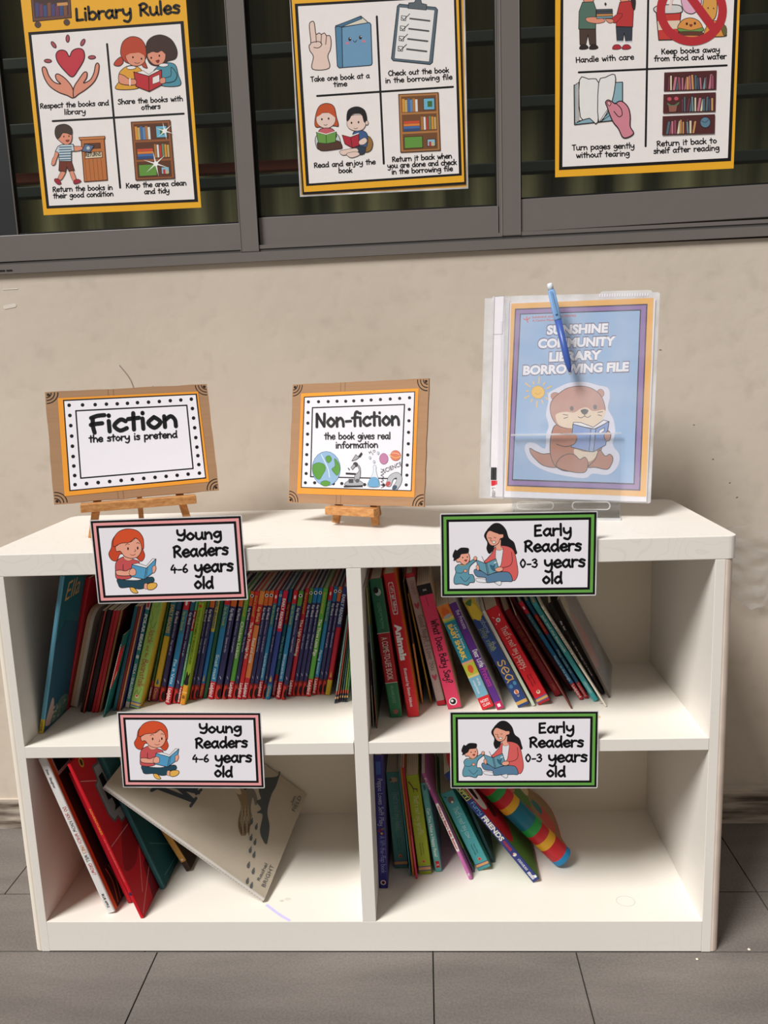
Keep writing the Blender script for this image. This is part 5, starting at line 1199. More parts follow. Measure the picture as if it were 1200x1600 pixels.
book('spiral', 'booklet', 'teal stapled booklet with white frayed spine, standing farther forward among thin paperbacks', 'thin paperbacks in the upper left cubby', [(.36, (40, 110, 104)), (.86, (206, 60, 56)), (1, (28, 84, 78))], (20, 92, 88), 'soft', .15,
     cover_art=lambda a, d, h: (a.P((206, 36, 40), [(.001, h * .38), (.016, h * .5), (.018, h * .86), (.001, h * .8)]), a.F((226, 190, 150), [(.008, h * .44), (.014, h * .5), (.012, h * .54), (.007, h * .48)])), decor=[('L', (220, 226, 224), .4, [(.3, i / 40), (.3, i / 40 + .012)]) for i in range(14, 36)])
for i, (c, wd) in enumerate([((24, 92, 104), 'teal slim paperback right of the stapled teal booklet'), ((120, 30, 30), 'dark red slim paperback, second right of the stapled booklet'), ((206, 140, 90), 'orange tan slim paperback, third right of the stapled booklet'), ((40, 40, 92), 'navy slim paperback just left of the Polar Bears book')]):
    book('slim%d' % i, 'paperback', wd, 'thin paperbacks in the upper left cubby', [(1, c)], c, 'soft', .16)
book('polar', 'paperback', 'teal spined paperback with white title Polar Bears', 'books in the upper left cubby', [(.05, (214, 200, 190)), (.88, (52, 138, 134)), (.97, (214, 208, 206)), (1, (52, 138, 134))], (38, 60, 110), 'soft', .16, PAGE_W,
     decor=[('B', 'POLAR BEARS', .84, .52, .66, WHT, .5, .04), ('B', 'VIOLA - GUILLONGO', .40, .08, .55, WHT, .5, .02), ('E', (220, 226, 224), .5, .46, .36, .5), ('R', (200, 60, 50), .2, .90, .8, .955)])
book('jack', 'storybook', 'light green hardback with red script title and striped foot', 'books in the upper left cubby', [(.012, (140, 178, 96)), (.022, (96, 100, 160)), (.042, (206, 172, 96)), (.054, (96, 100, 160)), (1, (146, 180, 84))], (206, 180, 60), 'hard', .16, PAGE,
     decor=[('T', 'Jack', .72, .585, .34, (168, 62, 40), .52, .16), ('T', 'and the', .565, .46, .2, (168, 62, 40), .5, .14), ('T', 'Beanstalk', .44, .19, .36, (168, 62, 40), .5, .16), ('E', (230, 214, 190), .5, .105, .17, .2), ('E', (206, 70, 50), .5, .108, .12, .12), ('L', (92, 126, 50), .05, [(.2, .86), (.4, .80), (.3, .76), (.6, .72), (.8, .78)]), ('L', (92, 126, 50), .05, [(.2, .1), (.4, .16), (.6, .12), (.8, .18)]), ('L', (104, 140, 60), .03, [(.2, .92), (.5, .9), (.8, .95)])])

# --- upper left cubby: the row of small readers
GRD = 'small early readers in the upper left cubby'
TICK = ('L', (220, 220, 232), .10, [(.35, .212), (.5, .204), (.6, .19)])
def kw(key, label, top, title):
    book(key, 'reading_book', label, GRD, [(.135, FOOT), (.865, NAVY), (1, top)], NAVY, 'hard', .143, PAGE_W,
         decor=[('F', (24, 20, 26), [(.95, .008), (.97, .09), (.7, .10), (.42, .07), (.5, .03), (.85, .012)]), ('F', (120, 30, 30), [(.05, .12), (.5, .13), (.9, .10), (.9, .14), (.05, .14)]),
                ('B', 'Key Words', .845, .735, .52, (226, 226, 236)), ('B', 'with Peter and Jane', .725, .60, .26, (176, 176, 206)), ('B', title, .58, .44, .34, (186, 186, 214)), TICK,
                ('E', (236, 236, 236), .5, .957, .40), ('E', (22, 22, 24), .5, .957, .24)])
def lady(key, label, spine, decor=(), **k):
    book(key, 'reading_book', label, GRD, spine, spine[1][1], 'hard', .143, PAGE_W, decor=[('B', 'Ladybird', .135, .015, .6, (240, 214, 210), .5, .03)] + list(decor))
lady('lb_dkgreen', 'dark green reading book with red foot beside the light green hardback', [(.2, (150, 36, 40)), (1, (44, 84, 36))])
def early(key, label, foot, body, top, tcol):
    book(key, 'reading_book', label, GRD, [(.14, foot), (.63, body), (1, top)], body, 'hard', .143, PAGE_W,
         decor=[('B', 'EARLY READERS', .93, .66, .56, tcol, .5, .03), ('B', 'Orion', .125, .02, .5, GOLD), ('F', GOLD if body != (206, 172, 40) else (40, 110, 140), [(.3, .165), (.7, .17), (.6, .2), (.45, .22)])])
early('er_yellow', 'early reader with yellow lower and teal upper spine', (150, 44, 84), (206, 172, 40), (36, 112, 136), (206, 184, 120))
kw('kw1', 'dark navy reader between the yellow and teal one and a blue phonics reader', (36, 84, 120), 'Play with us')
def phon(key, label, title):
    book(key, 'reading_book', label, GRD, [(.165, (206, 36, 48)), (.66, LBL), (.88, (48, 116, 142)), (1, (206, 34, 46))], (186, 40, 60), 'hard', .143, PAGE_W,
         decor=[('B', 'Ladybird', .15, .02, .6, (244, 220, 216), .5, .03), ('B', 'Say the Sounds', .865, .69, .46, (170, 190, 110)), ('B', title, .42, .19, .5, (196, 224, 240)), ('E', (240, 230, 230), .5, .94, .2, .45)])
phon('ph_pond', 'blue phonics reader with red top and foot, nearest the light green hardback', 'Fix it Vets')
kw('kw2', 'navy reader directly left of the pale green and lime readers', (44, 100, 124), 'Have a go')
book('rw_green', 'reading_book', 'pale green reader with red patch, left of the lime one', GRD, [(.165, (206, 36, 48)), (.68, LGRN), (.87, (196, 34, 44)), (1, LGRN)], LGRN, 'hard', .143, PAGE_W, decor=[('B', 'Ladybird', .15, .02, .6, WHT, .5, .03), ('B', 'Key Words', .855, .70, .6, WHT), ('B', 'Read and write', .56, .32, .6, (226, 240, 228))])
book('lime', 'reading_book', 'lime green reader with black cat and orange foot', GRD, [(.19, (232, 156, 40)), (1, (146, 176, 40))], (150, 170, 50), 'hard', .143, PAGE_W,
     decor=[('F', (20, 20, 22), [(.1, .2), (.9, .2), (.85, .25), (.9, .32), (.6, .29), (.3, .33), (.15, .26)]), ('B', 'WILD FAMILY BOOKCASE', .93, .40, .4, (86, 116, 30)), ('E', (206, 50, 40), .5, .965, .3), ('H', 'B', (90, 60, 20), .25, .75, .06, .03), ('R', (250, 200, 120), 0, .115, 1, .125)])
kw('kw3', 'navy reader, first right of the lime one with a black cat', (60, 110, 60), 'Things we like')
kw('kw4', 'navy reader, second right of the lime one with a black cat', ORG, 'Tricky sounds')
early('er_blue', 'early reader with blue lower and yellow upper spine', (196, 42, 46), (28, 112, 172), (206, 184, 72), (50, 100, 130))
book('dkgreen', 'reading_book', 'plain dark green book in the row of readers', GRD, [(1, (32, 92, 56))], (30, 84, 50), 'hard', .143, PAGE_W)
phon('ph_snow', 'blue phonics reader, first right of the plain dark green book', 'Snail mail')
kw('kw5', 'navy reader with orange top, touching the phonics reader beside the plain dark green book', ORG, 'Games we like')
kw('kw6', 'navy reader with orange top, left of the leftmost bright green reader', ORG, 'Fun and games')
def riy(key, label, col, title, foot=(214, 36, 46)):
    book(key, 'reading_book', label, GRD, [(.165, foot), (1, col)], col, 'hard', .143, PAGE_W, decor=[('B', 'Ladybird', .15, .02, .62, (246, 226, 220), .5, .03), ('B', 'Read it yourself', .96, .77, .5, (206, 186, 80)), ('B', title, .72, .38, .58, (244, 240, 226))])
riy('chicken', 'bright green reader a little left of the bright red one', GRN, 'Chicken Licken')
kw('kw7', 'navy reader between the green and red read-it-yourself books', (206, 96, 40), 'The big house')
riy('porridge', 'bright red reader between a navy one and an orange one', (214, 42, 46), 'The Magic Porridge Pot')
book('rw_orange', 'reading_book', 'orange reader with red patch titled Read and write', GRD, [(.2, (206, 36, 48)), (.69, (224, 132, 70)), (.70, (30, 26, 30)), (.88, (200, 40, 40)), (1, (222, 140, 64))], (214, 120, 60), 'hard', .143, PAGE_W, decor=[('B', 'Ladybird', .15, .02, .6, WHT, .5, .03), ('B', 'Key Words', .855, .72, .6, (240, 220, 150)), ('B', 'Read and write', .57, .34, .62, (244, 232, 214))])
kw('kw8', 'navy reader with orange top, first right of the orange Read and write reader', ORG, 'Jump from the top')
kw('kw9', 'navy reader with orange top, second right of the orange Read and write reader', ORG, 'Fun at the farm')
phon('ph_frog', 'blue phonics reader between two orange-topped and one blue-topped navy readers', 'Frog and the spaceman')
kw('kw10', 'navy reader with blue top, left of the red topped early reader', SKY, 'Out in the sun')
early('er_red', 'early reader with blue lower and red upper spine', (30, 128, 172), (46, 66, 140), (206, 30, 62), (240, 232, 236))
book('wehavefun', 'reading_book', 'teal reader with red patch titled We have fun', GRD, [(.21, (186, 34, 44)), (.68, (24, 112, 128)), (.88, (176, 36, 44)), (1, (28, 118, 142))], (26, 104, 120), 'hard', .143, PAGE_W, decor=[('B', 'Ladybird', .15, .02, .6, (226, 180, 176), .5, .03), ('B', 'Key Words', .855, .72, .5, (206, 170, 80)), ('B', 'We have fun', .57, .36, .6, (150, 200, 206))])
phon('ph_simon', 'blue phonics reader left of the navy one with a green top', 'Simon jumps and the rain')
kw('kw11', 'navy reader with green top, left of the crimson reader', (86, 150, 50), 'Happy holiday')
riy('duckling', 'crimson reader between two green-topped navy readers', (190, 36, 48), 'The Ugly Duckling', (190, 34, 44))
kw('kw12', 'navy reader with green top, right of the crimson reader', (86, 140, 56), "Open door")
kw('kw13', 'navy reader with blue top, second right of the crimson reader', SKY, 'Our friends')
kw('kw14', 'navy reader with blue top, third right of the crimson reader', SKY, 'Where we go')
riy('pigs', 'bright green reader, fourth right of the crimson one', GRN, 'The Three Little Pigs')
phon('ph_flying', 'blue phonics reader, fifth right of the crimson reader', 'Flying saucer')
kw('kw15', 'navy reader with blue top near the right end of its row', SKY, 'Boys and girls')
kw('kw16', 'navy reader with orange top, last before the navy and red early reader', ORG, 'Adventure at the castle')
early('er_navy', 'early reader with red lower and navy upper spine and yellow foot', (226, 190, 40), (196, 22, 46), (44, 58, 112), (206, 212, 226))
sc = [(132, 176, 176), (176, 84, 62), (60, 84, 60), (70, 110, 110), (140, 160, 70), (84, 150, 96)]
for i in range(6):
    book('slimr%d' % i, 'booklet', ['pale teal', 'rust red', 'dark olive', 'dull teal', 'yellow green', 'mid green'][i] + ' slim booklet by the divider, ' + ['first', 'second', 'third', 'fourth', 'fifth', 'last'][i] + ' from the yellow-footed reader', 'slim booklets beside the divider', [(.02, (60, 70, 90)), (.05, (40, 44, 60)), (.075, (224, 176, 120)), (.1, (40, 60, 80)), (.14, (200, 84, 60)), (1, sc[i])], sc[i], 'soft', .12, PAGE_W)

# --- upper right cubby
GU = 'books in the upper right cubby'
book('booklet_grey', 'booklet', 'thin grey booklet flat against the divider in the upper right cubby', GU, [(1, (190, 180, 176))], (168, 160, 158), 'soft', .2)
book('booklet_white', 'booklet', 'thin cream booklet, second from the divider in the upper right cubby', GU, [(.3, (216, 200, 170)), (.6, (96, 70, 60)), (1, (206, 196, 170))], (160, 140, 110), 'soft', .2)
book('booklet_multi', 'booklet', 'thin booklet with yellow and blue edge beside the green board book', GU, [(.25, (150, 70, 60)), (.5, (106, 80, 130)), (.75, (110, 170, 180)), (1, (206, 186, 90))], (60, 80, 50), 'soft', .2)
book('green_board', 'board_book', 'green board book with red band lettered A Come-to-Life Book', GU, [(.255, (46, 118, 78)), (.615, (176, 34, 44)), (1, (46, 112, 80))], (170, 30, 36), 'hard', .19, PAGE,
     decor=[('R', (226, 214, 200), 0, .252, 1, .256), ('R', (226, 214, 200), 0, .613, 1, .617), ('B', 'A COME-TO-LIFE BOOK', .585, .275, .46, (236, 206, 200)), ('B', 'I LOVE MY MUMMY', .83, .645, .25, (120, 176, 140)), ('B', 'MELANIE JOYCE', .235, .105, .22, (120, 176, 140)), ('E', (206, 210, 206), .55, .905, .24, .3), ('E', (30, 36, 34), .42, .92, .2, .26), ('E', (170, 96, 90), .5, .04, .2)])
book('animals', 'board_book', 'thick red board book lettered Animals', GU, [(1, (206, 30, 40))], (214, 120, 40), 'hard', .2, PAGE,
     decor=[('F', (226, 220, 220), [(.3, .93), (.5, .94), (.7, .93), (.72, .83), (.7, .73), (.5, .722), (.3, .73), (.28, .83)]), ('F', (206, 30, 40), [(.34, .925), (.66, .925), (.67, .83), (.66, .737), (.34, .737), (.33, .83)]), ('T', "Let's get talking!".replace('!', ''), .915, .745, .17, (240, 236, 236), .5, .2), ('B', 'Animals', .655, .40, .52, (246, 240, 240), .5, .05), ('B', 'Illustrated by Simon Abbott', .345, .07, .24, (240, 220, 220), .5, .02)])
book('tan_thin', 'paperback', 'thin tan and brown paperback right of the red Animals book', GU, [(.5, (214, 150, 80)), (1, (84, 56, 40))], (50, 34, 28), 'soft', .17)
book('yellow_thin', 'paperback', 'thin dark paperback with mustard spine left of the grey Good Night book', GU, [(1, (170, 136, 50))], (70, 50, 26), 'soft', .17)
book('goodnight', 'board_book', 'grey board book with pink hearts lettered Good Night I Love You', GU, [(.035, (190, 36, 52)), (.97, (176, 158, 152)), (1, (186, 36, 50))], (180, 40, 50), 'hard', .18, PAGE,
     decor=[('T', 'Good Night, I Love You', .69, .27, .36, (92, 78, 76), .5, .13), ('T', 'Church', .945, .84, .28, (170, 90, 106), .5, .13), ('F', (176, 74, 96), [(.5, .735), (.22, .765), (.3, .785), (.5, .772), (.7, .785), (.78, .765)]), ('F', (176, 74, 96), [(.5, .19), (.22, .22), (.3, .24), (.5, .227), (.7, .24), (.78, .22)]), ('E', (190, 110, 110), .35, .12, .06), ('E', (190, 110, 110), .6, .105, .06)])
book('pink', 'board_book', 'bright pink board book with black letters What Does Baby Say?', GU, [(.917, (226, 62, 100)), (1, (26, 24, 28))], (222, 190, 160), 'board', .18, PAGE,
     decor=[('T', 'What Does Baby Say?', .715, .205, .32, (40, 26, 34), .52, .2), ('E', (240, 236, 236), .5, .055, .3), ('E', (24, 24, 26), .5, .055, .22), ('E', (240, 236, 236), .45, .06, .1), ('H', 'DK', (220, 210, 210), .36, .64, .95, .014), ('L', (120, 30, 54), .03, [(.45, .905), (.48, .83)])])
book('shark', 'board_book', 'board book with orange top, teal panel and red foot, left of the purple one', GU, [(.115, (214, 36, 50)), (.31, (120, 176, 200)), (.33, (226, 200, 120)), (.44, (186, 190, 66)), (.46, (226, 160, 130)), (.845, (40, 136, 158)), (.86, (150, 190, 90)), (.885, (226, 196, 90)), (1, (224, 130, 50))], (226, 206, 190), 'board', .17, PAGE,
     decor=[('B', 'BABY SHARK', .82, .48, .36, (240, 206, 90), .40, .04), ('B', "Let's go home.", .80, .57, .2, (206, 232, 236), .76), ('B', 'with sliding', .29, .22, .22, (226, 240, 246), .7), ('B', 'compartments', .28, .15, .2, (226, 240, 246), .35), ('H', 'NOISY', (244, 230, 230), .15, .85, .062, .026), ('H', 'CLAN', (244, 230, 230), .2, .8, .025, .026), ('F', (222, 90, 50), [(.3, .365), (.5, .345), (.7, .37), (.72, .4), (.6, .42), (.4, .42), (.28, .395)]), ('F', (222, 100, 40), [(.2, .93), (.4, .98), (.6, .97), (.8, .93), (.6, .9), (.35, .9)]), ('F', (170, 176, 180), [(.15, .885), (.5, .91), (.9, .90), (.6, .875)])])
book('princess', 'board_book', 'purple board book with white and pink script title', GU, [(.07, (190, 30, 90)), (1, (92, 44, 132))], (226, 214, 216), 'board', .17, PAGE_W,
     decor=[('T', 'Dear Little', .56, .40, .42, WHT, .5, .18), ('T', 'Princess', .385, .22, .46, (190, 70, 150), .5, .2), ('T', 'the Princess', .93, .76, .32, (226, 214, 236), .6, .16), ('R', (240, 230, 236), .3, .02, .7, .05)])
book('sea', 'board_book', 'navy lift-flap board book with gold letters The Sea and yellow stripe', GU, [(.02, (44, 72, 132)), (.05, (214, 170, 90)), (.065, (44, 72, 132)), (.83, (44, 66, 122)), (1, (190, 160, 50))], (206, 206, 196), 'board', .17, PAGE_W,
     decor=[('T', 'sea', .43, .235, .62, (216, 176, 100), .5, .16), ('T', 'the', .60, .535, .34, (170, 170, 150), .5, .14), ('T', 'peep inside', .735, .525, .3, (130, 150, 110), .34, .14), ('T', 'usborne', .81, .68, .26, (150, 170, 196), .68, .14), ('F', (216, 186, 60), [(.1, .86), (.3, .82), (.6, .80), (.9, .85), (.8, .93), (.5, .97), (.2, .95)]), ('F', (70, 110, 60), [(.1, .98), (.4, .94), (.7, .99)]), ('E', (70, 130, 170), .3, .19, .16, .2), ('E', (80, 140, 176), .72, .205, .14, .2), ('E', (230, 226, 216), .5, .13, .2, .22), ('E', (214, 110, 60), .5, .13, .12, .22), ('L', (230, 226, 216), .03, [(.42, .10), (.5, .085), (.58, .10)])])
book('white_slim', 'board_book', 'slim pale board book edge between the navy sea book and the red puppy book', GU, [(.5, (206, 220, 196)), (1, (222, 220, 214))], (226, 222, 214), 'soft', .15, PAGE_W)
UST = [(.02, (176, 30, 44)), (.032, (110, 100, 150)), (.055, (222, 176, 96)), (.068, (110, 100, 150))]
book('puppy', 'board_book', "thick red board book with a puppy drawing and striped foot", GU, [(.02, (186, 34, 44)), (.032, (110, 90, 150)), (.055, (222, 176, 96)), (.068, (110, 90, 150)), (1, (210, 28, 40))], (150, 24, 32), 'board', .17, PAGE,
     decor=[('T', "That's not my puppy...", .80, .35, .30, (240, 200, 190), .5, .14), ('E', (240, 230, 226), .5, .875, .17, .17), ('E', (140, 130, 130), .5, .875, .09), ('L', (240, 230, 226), .05, [(.3, .905), (.22, .92)]), ('L', (240, 230, 226), .05, [(.72, .905), (.8, .92)]), ('L', (240, 230, 226), .05, [(.25, .855), (.2, .845)]), ('E', (232, 222, 206), .5, .115, .15, .16), ('E', (206, 110, 60), .5, .12, .09, .1), ('B', 'Fiona Watt', .30, .19, .13, (150, 20, 30), .62), ('B', 'Rachel Wells', .30, .18, .13, (150, 20, 30), .38)])
book('brown_slim', 'paperback', 'thin brown paperback, spine farthest forward beside the red puppy book', GU, [(1, (110, 60, 50))], (120, 36, 38), 'soft', .16, PAGE)
book('bunny', 'storybook', 'dark red hardback with faded orange script title', GU, [(1, (160, 26, 40))], (146, 24, 34), 'hard', .15, PAGE, decor=[('T', 'I am a Bunny', .80, .44, .40, (196, 120, 60), .5, .15), ('B', '1990', .13, .06, .4, (196, 110, 90))])
book('lb_dark', 'reading_book', 'dark maroon reading book behind the thin brown paperback', GU, [(.2, (120, 22, 30)), (1, (110, 26, 34))], (96, 20, 28), 'hard', .14, PAGE)
book('ph_rocket', 'reading_book', 'blue phonics reader with red top in the upper right cubby', GU, [(.165, (190, 34, 46)), (.66, (28, 112, 160)), (.88, (36, 104, 130)), (1, (206, 34, 56))], (26, 60, 80), 'hard', .143, PAGE, decor=[('B', 'Ladybird', .15, .02, .6, (240, 206, 200), .5, .03), ('B', 'Say the Sounds', .865, .69, .4, (150, 180, 130)), ('B', 'Rocket to the jungle', .45, .19, .5, (190, 216, 232)), ('E', (240, 220, 220), .5, .94, .2, .45)])
book('playwith', 'reading_book', 'blue reader with red patch titled Play with us', GU, [(.165, (186, 32, 44)), (.66, (20, 88, 124)), (.86, (176, 38, 42)), (1, (22, 84, 112))], (20, 70, 100), 'hard', .143, PAGE, decor=[('B', 'Ladybird', .15, .02, .6, (220, 150, 140), .5, .03), ('B', 'Key Words', .845, .69, .5, (206, 120, 80)), ('B', 'Play with us', .50, .26, .5, (150, 190, 190))])
book('jack_teal', 'reading_book', 'turquoise reader left of the thin white paperback', GU, [(1, TEAL)], TEAL, 'hard', .143, PAGE, decor=[('B', 'Jack and the Beanstalk', .88, .50, .46, (206, 232, 226)), ('B', 'ORCHARD', .2, .08, .36, (206, 232, 226))])
book('white_pb', 'paperback', 'thin white paperback with black lettering, right of the turquoise reader', GU, [(1, (222, 214, 200))], (206, 196, 180), 'soft', .15, PAGE_W, decor=[('B', 'THE VERY HUNGRY BOOK', .86, .42, .5, (50, 44, 44)), ('E', (190, 170, 90), .5, .96, .4)])
book('black_pb', 'paperback', 'thin black paperback with white lettering under the plastic covered book', GU, [(1, (34, 26, 28))], (50, 36, 34), 'soft', .15, PAGE, decor=[('B', 'fly by', .80, .70, .5, WHT), ('B', 'on the wings of a book', .58, .2, .4, (220, 214, 210))])
book('plastic_pb', 'paperback', 'plastic covered brownish paperback, last leaning book in the upper right cubby', GU, [(1, (96, 84, 76))], (112, 96, 80), 'soft', .16, PAGE,
     cover_art=lambda a, d, h: (a.F((200, 104, 84), [(.01, h * .3), (.05, h * .25), (.07, h * .55), (.04, h * .8), (.02, h * .6)]), a.F((44, 38, 36), [(.03, h * .05), (.12, h * .05), (.12, h * .3), (.06, h * .22)]), a.F((190, 160, 90), [(.005, h * .8), (.05, h * .86), (.05, h * .96), (.01, h * .95)])))
e_ = e = [o for o in bpy.data.objects if o.get('label', '').startswith('plastic covered')][0]
t, h, d = G['plastic_pb'][3], G['plastic_pb'][4], .16
s = MB(); s.prism(rrect(-.002, d + .002, -.002 + .002, h + .002, .004, rb=.016), t + .0008, t + .0014, SLEEVE, 'x'); s.build('plastic_cover', e)

# --- lower left cubby
GL = 'books in the lower left cubby'
def grow_art(a, d, h):
    a.P((60, 34, 34), [(.004, 0), (d, 0), (d, h), (.004, h)]); a.P((220, 100, 50), [(.003, 0), (.012, 0), (.012, h), (.003, h)])
    a.P((206, 170, 176), [(.012, h * .86), (d, h * .86), (d, h), (.012, h)])
    a.P((22, 20, 24), [(.016, h * .88), (.06, h * .88), (.06, h * .97), (.016, h * .97)])
    rnd = random.Random(8)
    for i in range(16): a.P(rnd.choice([(206, 90, 40), (120, 44, 40), (34, 26, 40), (60, 30, 70), (176, 60, 40)]), [(u, v) for u, v in ((lambda x, y, w_, h_: [(x, y), (x + w_, y + .01), (x + w_, y + h_), (x, y + h_)])(rnd.uniform(.014, d - .05), rnd.uniform(.01, h * .8), rnd.uniform(.02, .04), rnd.uniform(.02, .05)))])
    for i in range(9): a.L((200, 120, 60), .002, [(.02 + i * .012, .005), (.03 + i * .012, .04), (.026 + i * .012, .07)])
book('grow', 'picture_book', 'white spined picture book lettered Do You Know Which Ones Will Grow', GL, [(1, (226, 224, 222))], (200, 96, 50), 'hard', .26, PAGE_W,
     decor=[('T', 'DO YOU', .69, .61, .28, (176, 60, 50), .5, .16), ('T', 'KNOW', .60, .53, .28, (50, 50, 54), .5, .16), ('T', 'WHICH', .52, .455, .28, (190, 90, 80), .5, .16), ('T', 'ONES', .445, .39, .28, (206, 130, 50), .5, .16), ('T', 'WILL', .38, .335, .28, (60, 60, 64), .5, .16), ('T', 'GROW?', .325, .25, .28, (190, 60, 60), .5, .16), ('B', 'Shea   Slaughter', .93, .81, .26, (90, 96, 100)), ('B', 'BLUE APPLE', .125, .035, .28, (40, 40, 44))], cover_art=grow_art)
book('red_back', 'picture_book', 'red hardback behind the larger red book with a grey emblem', GL, [(1, (186, 22, 40))], (170, 20, 36), 'hard', .2, PAGE,)
def red_art(a, d, h):
    a.P((196, 22, 36), [(.001, 0), (d, 0), (d, h), (.001, h)])
    a.P((120, 16, 30), [(.05, .0), (d, .0), (d, h * .3), (.07, h * .2)])
    a.F((150, 14, 28), [(.01, h * .3), (.05, h * .25), (.09, h * .35), (.1, h * .5), (.06, h * .48)])
    # grey stepped emblem with a black mark
    P = [(.028, .60), (.036, .54), (.052, .54), (.056, .50), (.086, .49), (.090, .53), (.106, .52), (.11, .60), (.12, .62), (.12, .84), (.10, .86), (.098, .90), (.07, .90), (.066, .87), (.046, .88), (.042, .80), (.03, .79)]
    a.P((150, 148, 150), [(u + .01, v * h) for u, v in P], .004, (96, 94, 98))
    a.P((16, 14, 18), [(u + .01, v * h) for u, v in [(.05, .58), (.098, .56), (.104, .80), (.088, .80), (.088, .72), (.066, .73), (.066, .81), (.05, .81), (.046, .66), (.06, .65), (.06, .60)]])
    for q in ([(.004, h * .88), (.05, h * .80)], [(.004, h * .46), (.08, h * .45)], [(.03, h * .10), (.085, h * .30)], [(.004, h * .02), (.09, h * .16)]): a.S((226, 170, 170), .0012, q)
    a.E((206, 170, 50), .03, h * .955, .007, .009); a.E((60, 30, 30), .03, h * .955, .004, .006)
    a.F((40, 50, 110), [(.095, h * .30), (.108, h * .28), (.112, h * .36), (.1, h * .4)]); a.F((214, 170, 60), [(.108, h * .3), (.122, h * .26), (.126, h * .32), (.114, h * .37)])
book('red_front', 'picture_book', 'large red book with a grey stepped emblem and thin white lines on its cover', GL, [(1, (206, 24, 38))], (190, 20, 34), 'hard', .26, PAGE, decor=[('B', 'ADVENTURES', .72, .55, .5, (222, 150, 60)), ('B', 'IN THE SANDBOX WORLD', .52, .24, .4, (226, 96, 96)), ('R', (60, 40, 80), .2, .15, .8, .17)], cover_art=red_art)
def teal_art(a, d, h):
    a.P((32, 84, 88), [(.008, 0), (d, 0), (d, h), (.008, h)]); a.S((120, 160, 160), .001, [(.02, h * .05), (.13, h * .03)]); a.S((110, 150, 150), .001, [(.02, h * .3), (.12, h * .05)])
    a.P((206, 186, 60), [(.05, h * .86), (.1, h * .86), (.1, h), (.05, h)]); a.E((150, 40, 40), .05, h * .5, .012)
book('teal_hc', 'picture_book', 'dark teal hardback under the left end of the wide grey picture book', GL, [(1, (56, 112, 116))], (32, 84, 88), 'hard', .2, PAGE, cover_art=teal_art)
book('yellow_small', 'storybook', 'small brown and yellow book tucked beneath the grey picture book', GL, [(.12, (60, 44, 34)), (.6, (190, 140, 70)), (.7, (176, 60, 40)), (1, (206, 170, 60))], (60, 44, 34), 'hard', .12, PAGE, decor=[('E', (230, 200, 190), .5, .15, .2)])
# the wide grey picture book resting at a slant
b_ = Vector((.4100, .0475, .0602)); zv = Vector((-.275, .0035, .2245)).normalized(); yv = Vector((.0385, .286, .041)); yv = (yv - zv * yv.dot(zv)).normalized(); xv = yv.cross(zv)
T_ = .0095
mt = Matrix((xv, yv, zv)).transposed().to_4x4(); mt.translation = b_ - xv * T_ + Vector((0, 0, T_ * xv.z))
def grey_art(a, d, h):
    # u runs away from the spine, v up the spine; the title lies near the top left
    hm = homog([(310, 187), (990, 670), (1170, 235)] + [(538, -95)], [(0, h), (0, 0), (d, 0), (d, h)])
    a2 = Art(hm, a.y, 8e-6, True, place=a.place); a2.mb = a.mb
    GB = (66, 74, 84)
    for q in ([(480, 190), (632, 245)], [(512, 182), (650, 215)], [(632, 245), (560, 190)], [(560, 185), (640, 200)]): a2.S(GB, 15, q)
    a2.S(GB, 12, [(470, 204), (500, 190)]); a2.S(GB, 12, [(620, 262), (640, 236)]); a2.S(GB, 10, [(640, 220), (660, 206)])
    a2.F((150, 128, 100), [(800, 150), (850, 160), (850, 200), (875, 250), (892, 320), (880, 370), (862, 388), (840, 375), (828, 330), (838, 270), (815, 225), (800, 190)])
    a2.F((206, 190, 164), [(800, 190), (815, 180), (830, 210), (836, 225), (815, 222)])
    for i in range(16): a2.S((92, 78, 66), 3, [(838 + i * 3.4, 290 + (i % 4) * 12), (834 + i * 3.6, 350 + (i % 5) * 9)])
    for i in range(12): a2.S((196, 178, 150), 2, [(842 + i * 3.8, 270 + (i % 4) * 14), (838 + i * 4, 330 + (i % 5) * 10)])
    a2.F((128, 122, 112), [(850, 190), (880, 200), (905, 225), (915, 260), (905, 270), (890, 240), (884, 290), (895, 312), (880, 300), (868, 250)])
    a2.E((40, 36, 34), 852, 203, 7)
    a2.F((84, 90, 92), [(920, 170), (1000, 160), (1010, 140), (1016, 150), (1000, 200), (980, 235), (968, 300), (985, 360), (978, 430), (955, 410), (938, 370), (945, 310), (915, 300), (935, 285), (908, 255), (930, 245), (918, 215)])
    for i, (x, y) in enumerate([(893, 335), (918, 358), (896, 400), (917, 420), (896, 450), (916, 472), (892, 512), (918, 540), (892, 578), (914, 600)]):
        a2.E((96, 100, 104), x, y, 7, 11); a2.E((96, 100, 104), x + 3, y - 12, 3, 5)
    a2.B((92, 92, 96), 'BRIGHT', (985, 616), (1026, 528), 22, 0); a2.T((92, 92, 96), 'Rachel', (954, 585), (990, 516), 10, 2.6); a2.B((92, 92, 96), 'FIELD', (1112, 306), (1143, 246), 21, 0); a2.T((92, 92, 96), 'Jim', (1096, 278), (1112, 244), 11, 2.6)
    a.y = a2.y
e = book('grey', 'picture_book', 'wide pale grey picture book with paw prints, lying at a slant', GL, [(1, (206, 200, 192))], (196, 184, 166), 'hard', .293, PAGE_W, mtx=mt, dims=(T_, .354), cover_art=grey_art,
     decor=[('L', (150, 144, 140), .12, [(.5, i / 60), (.5, i / 60 + .008)]) for i in range(60)])

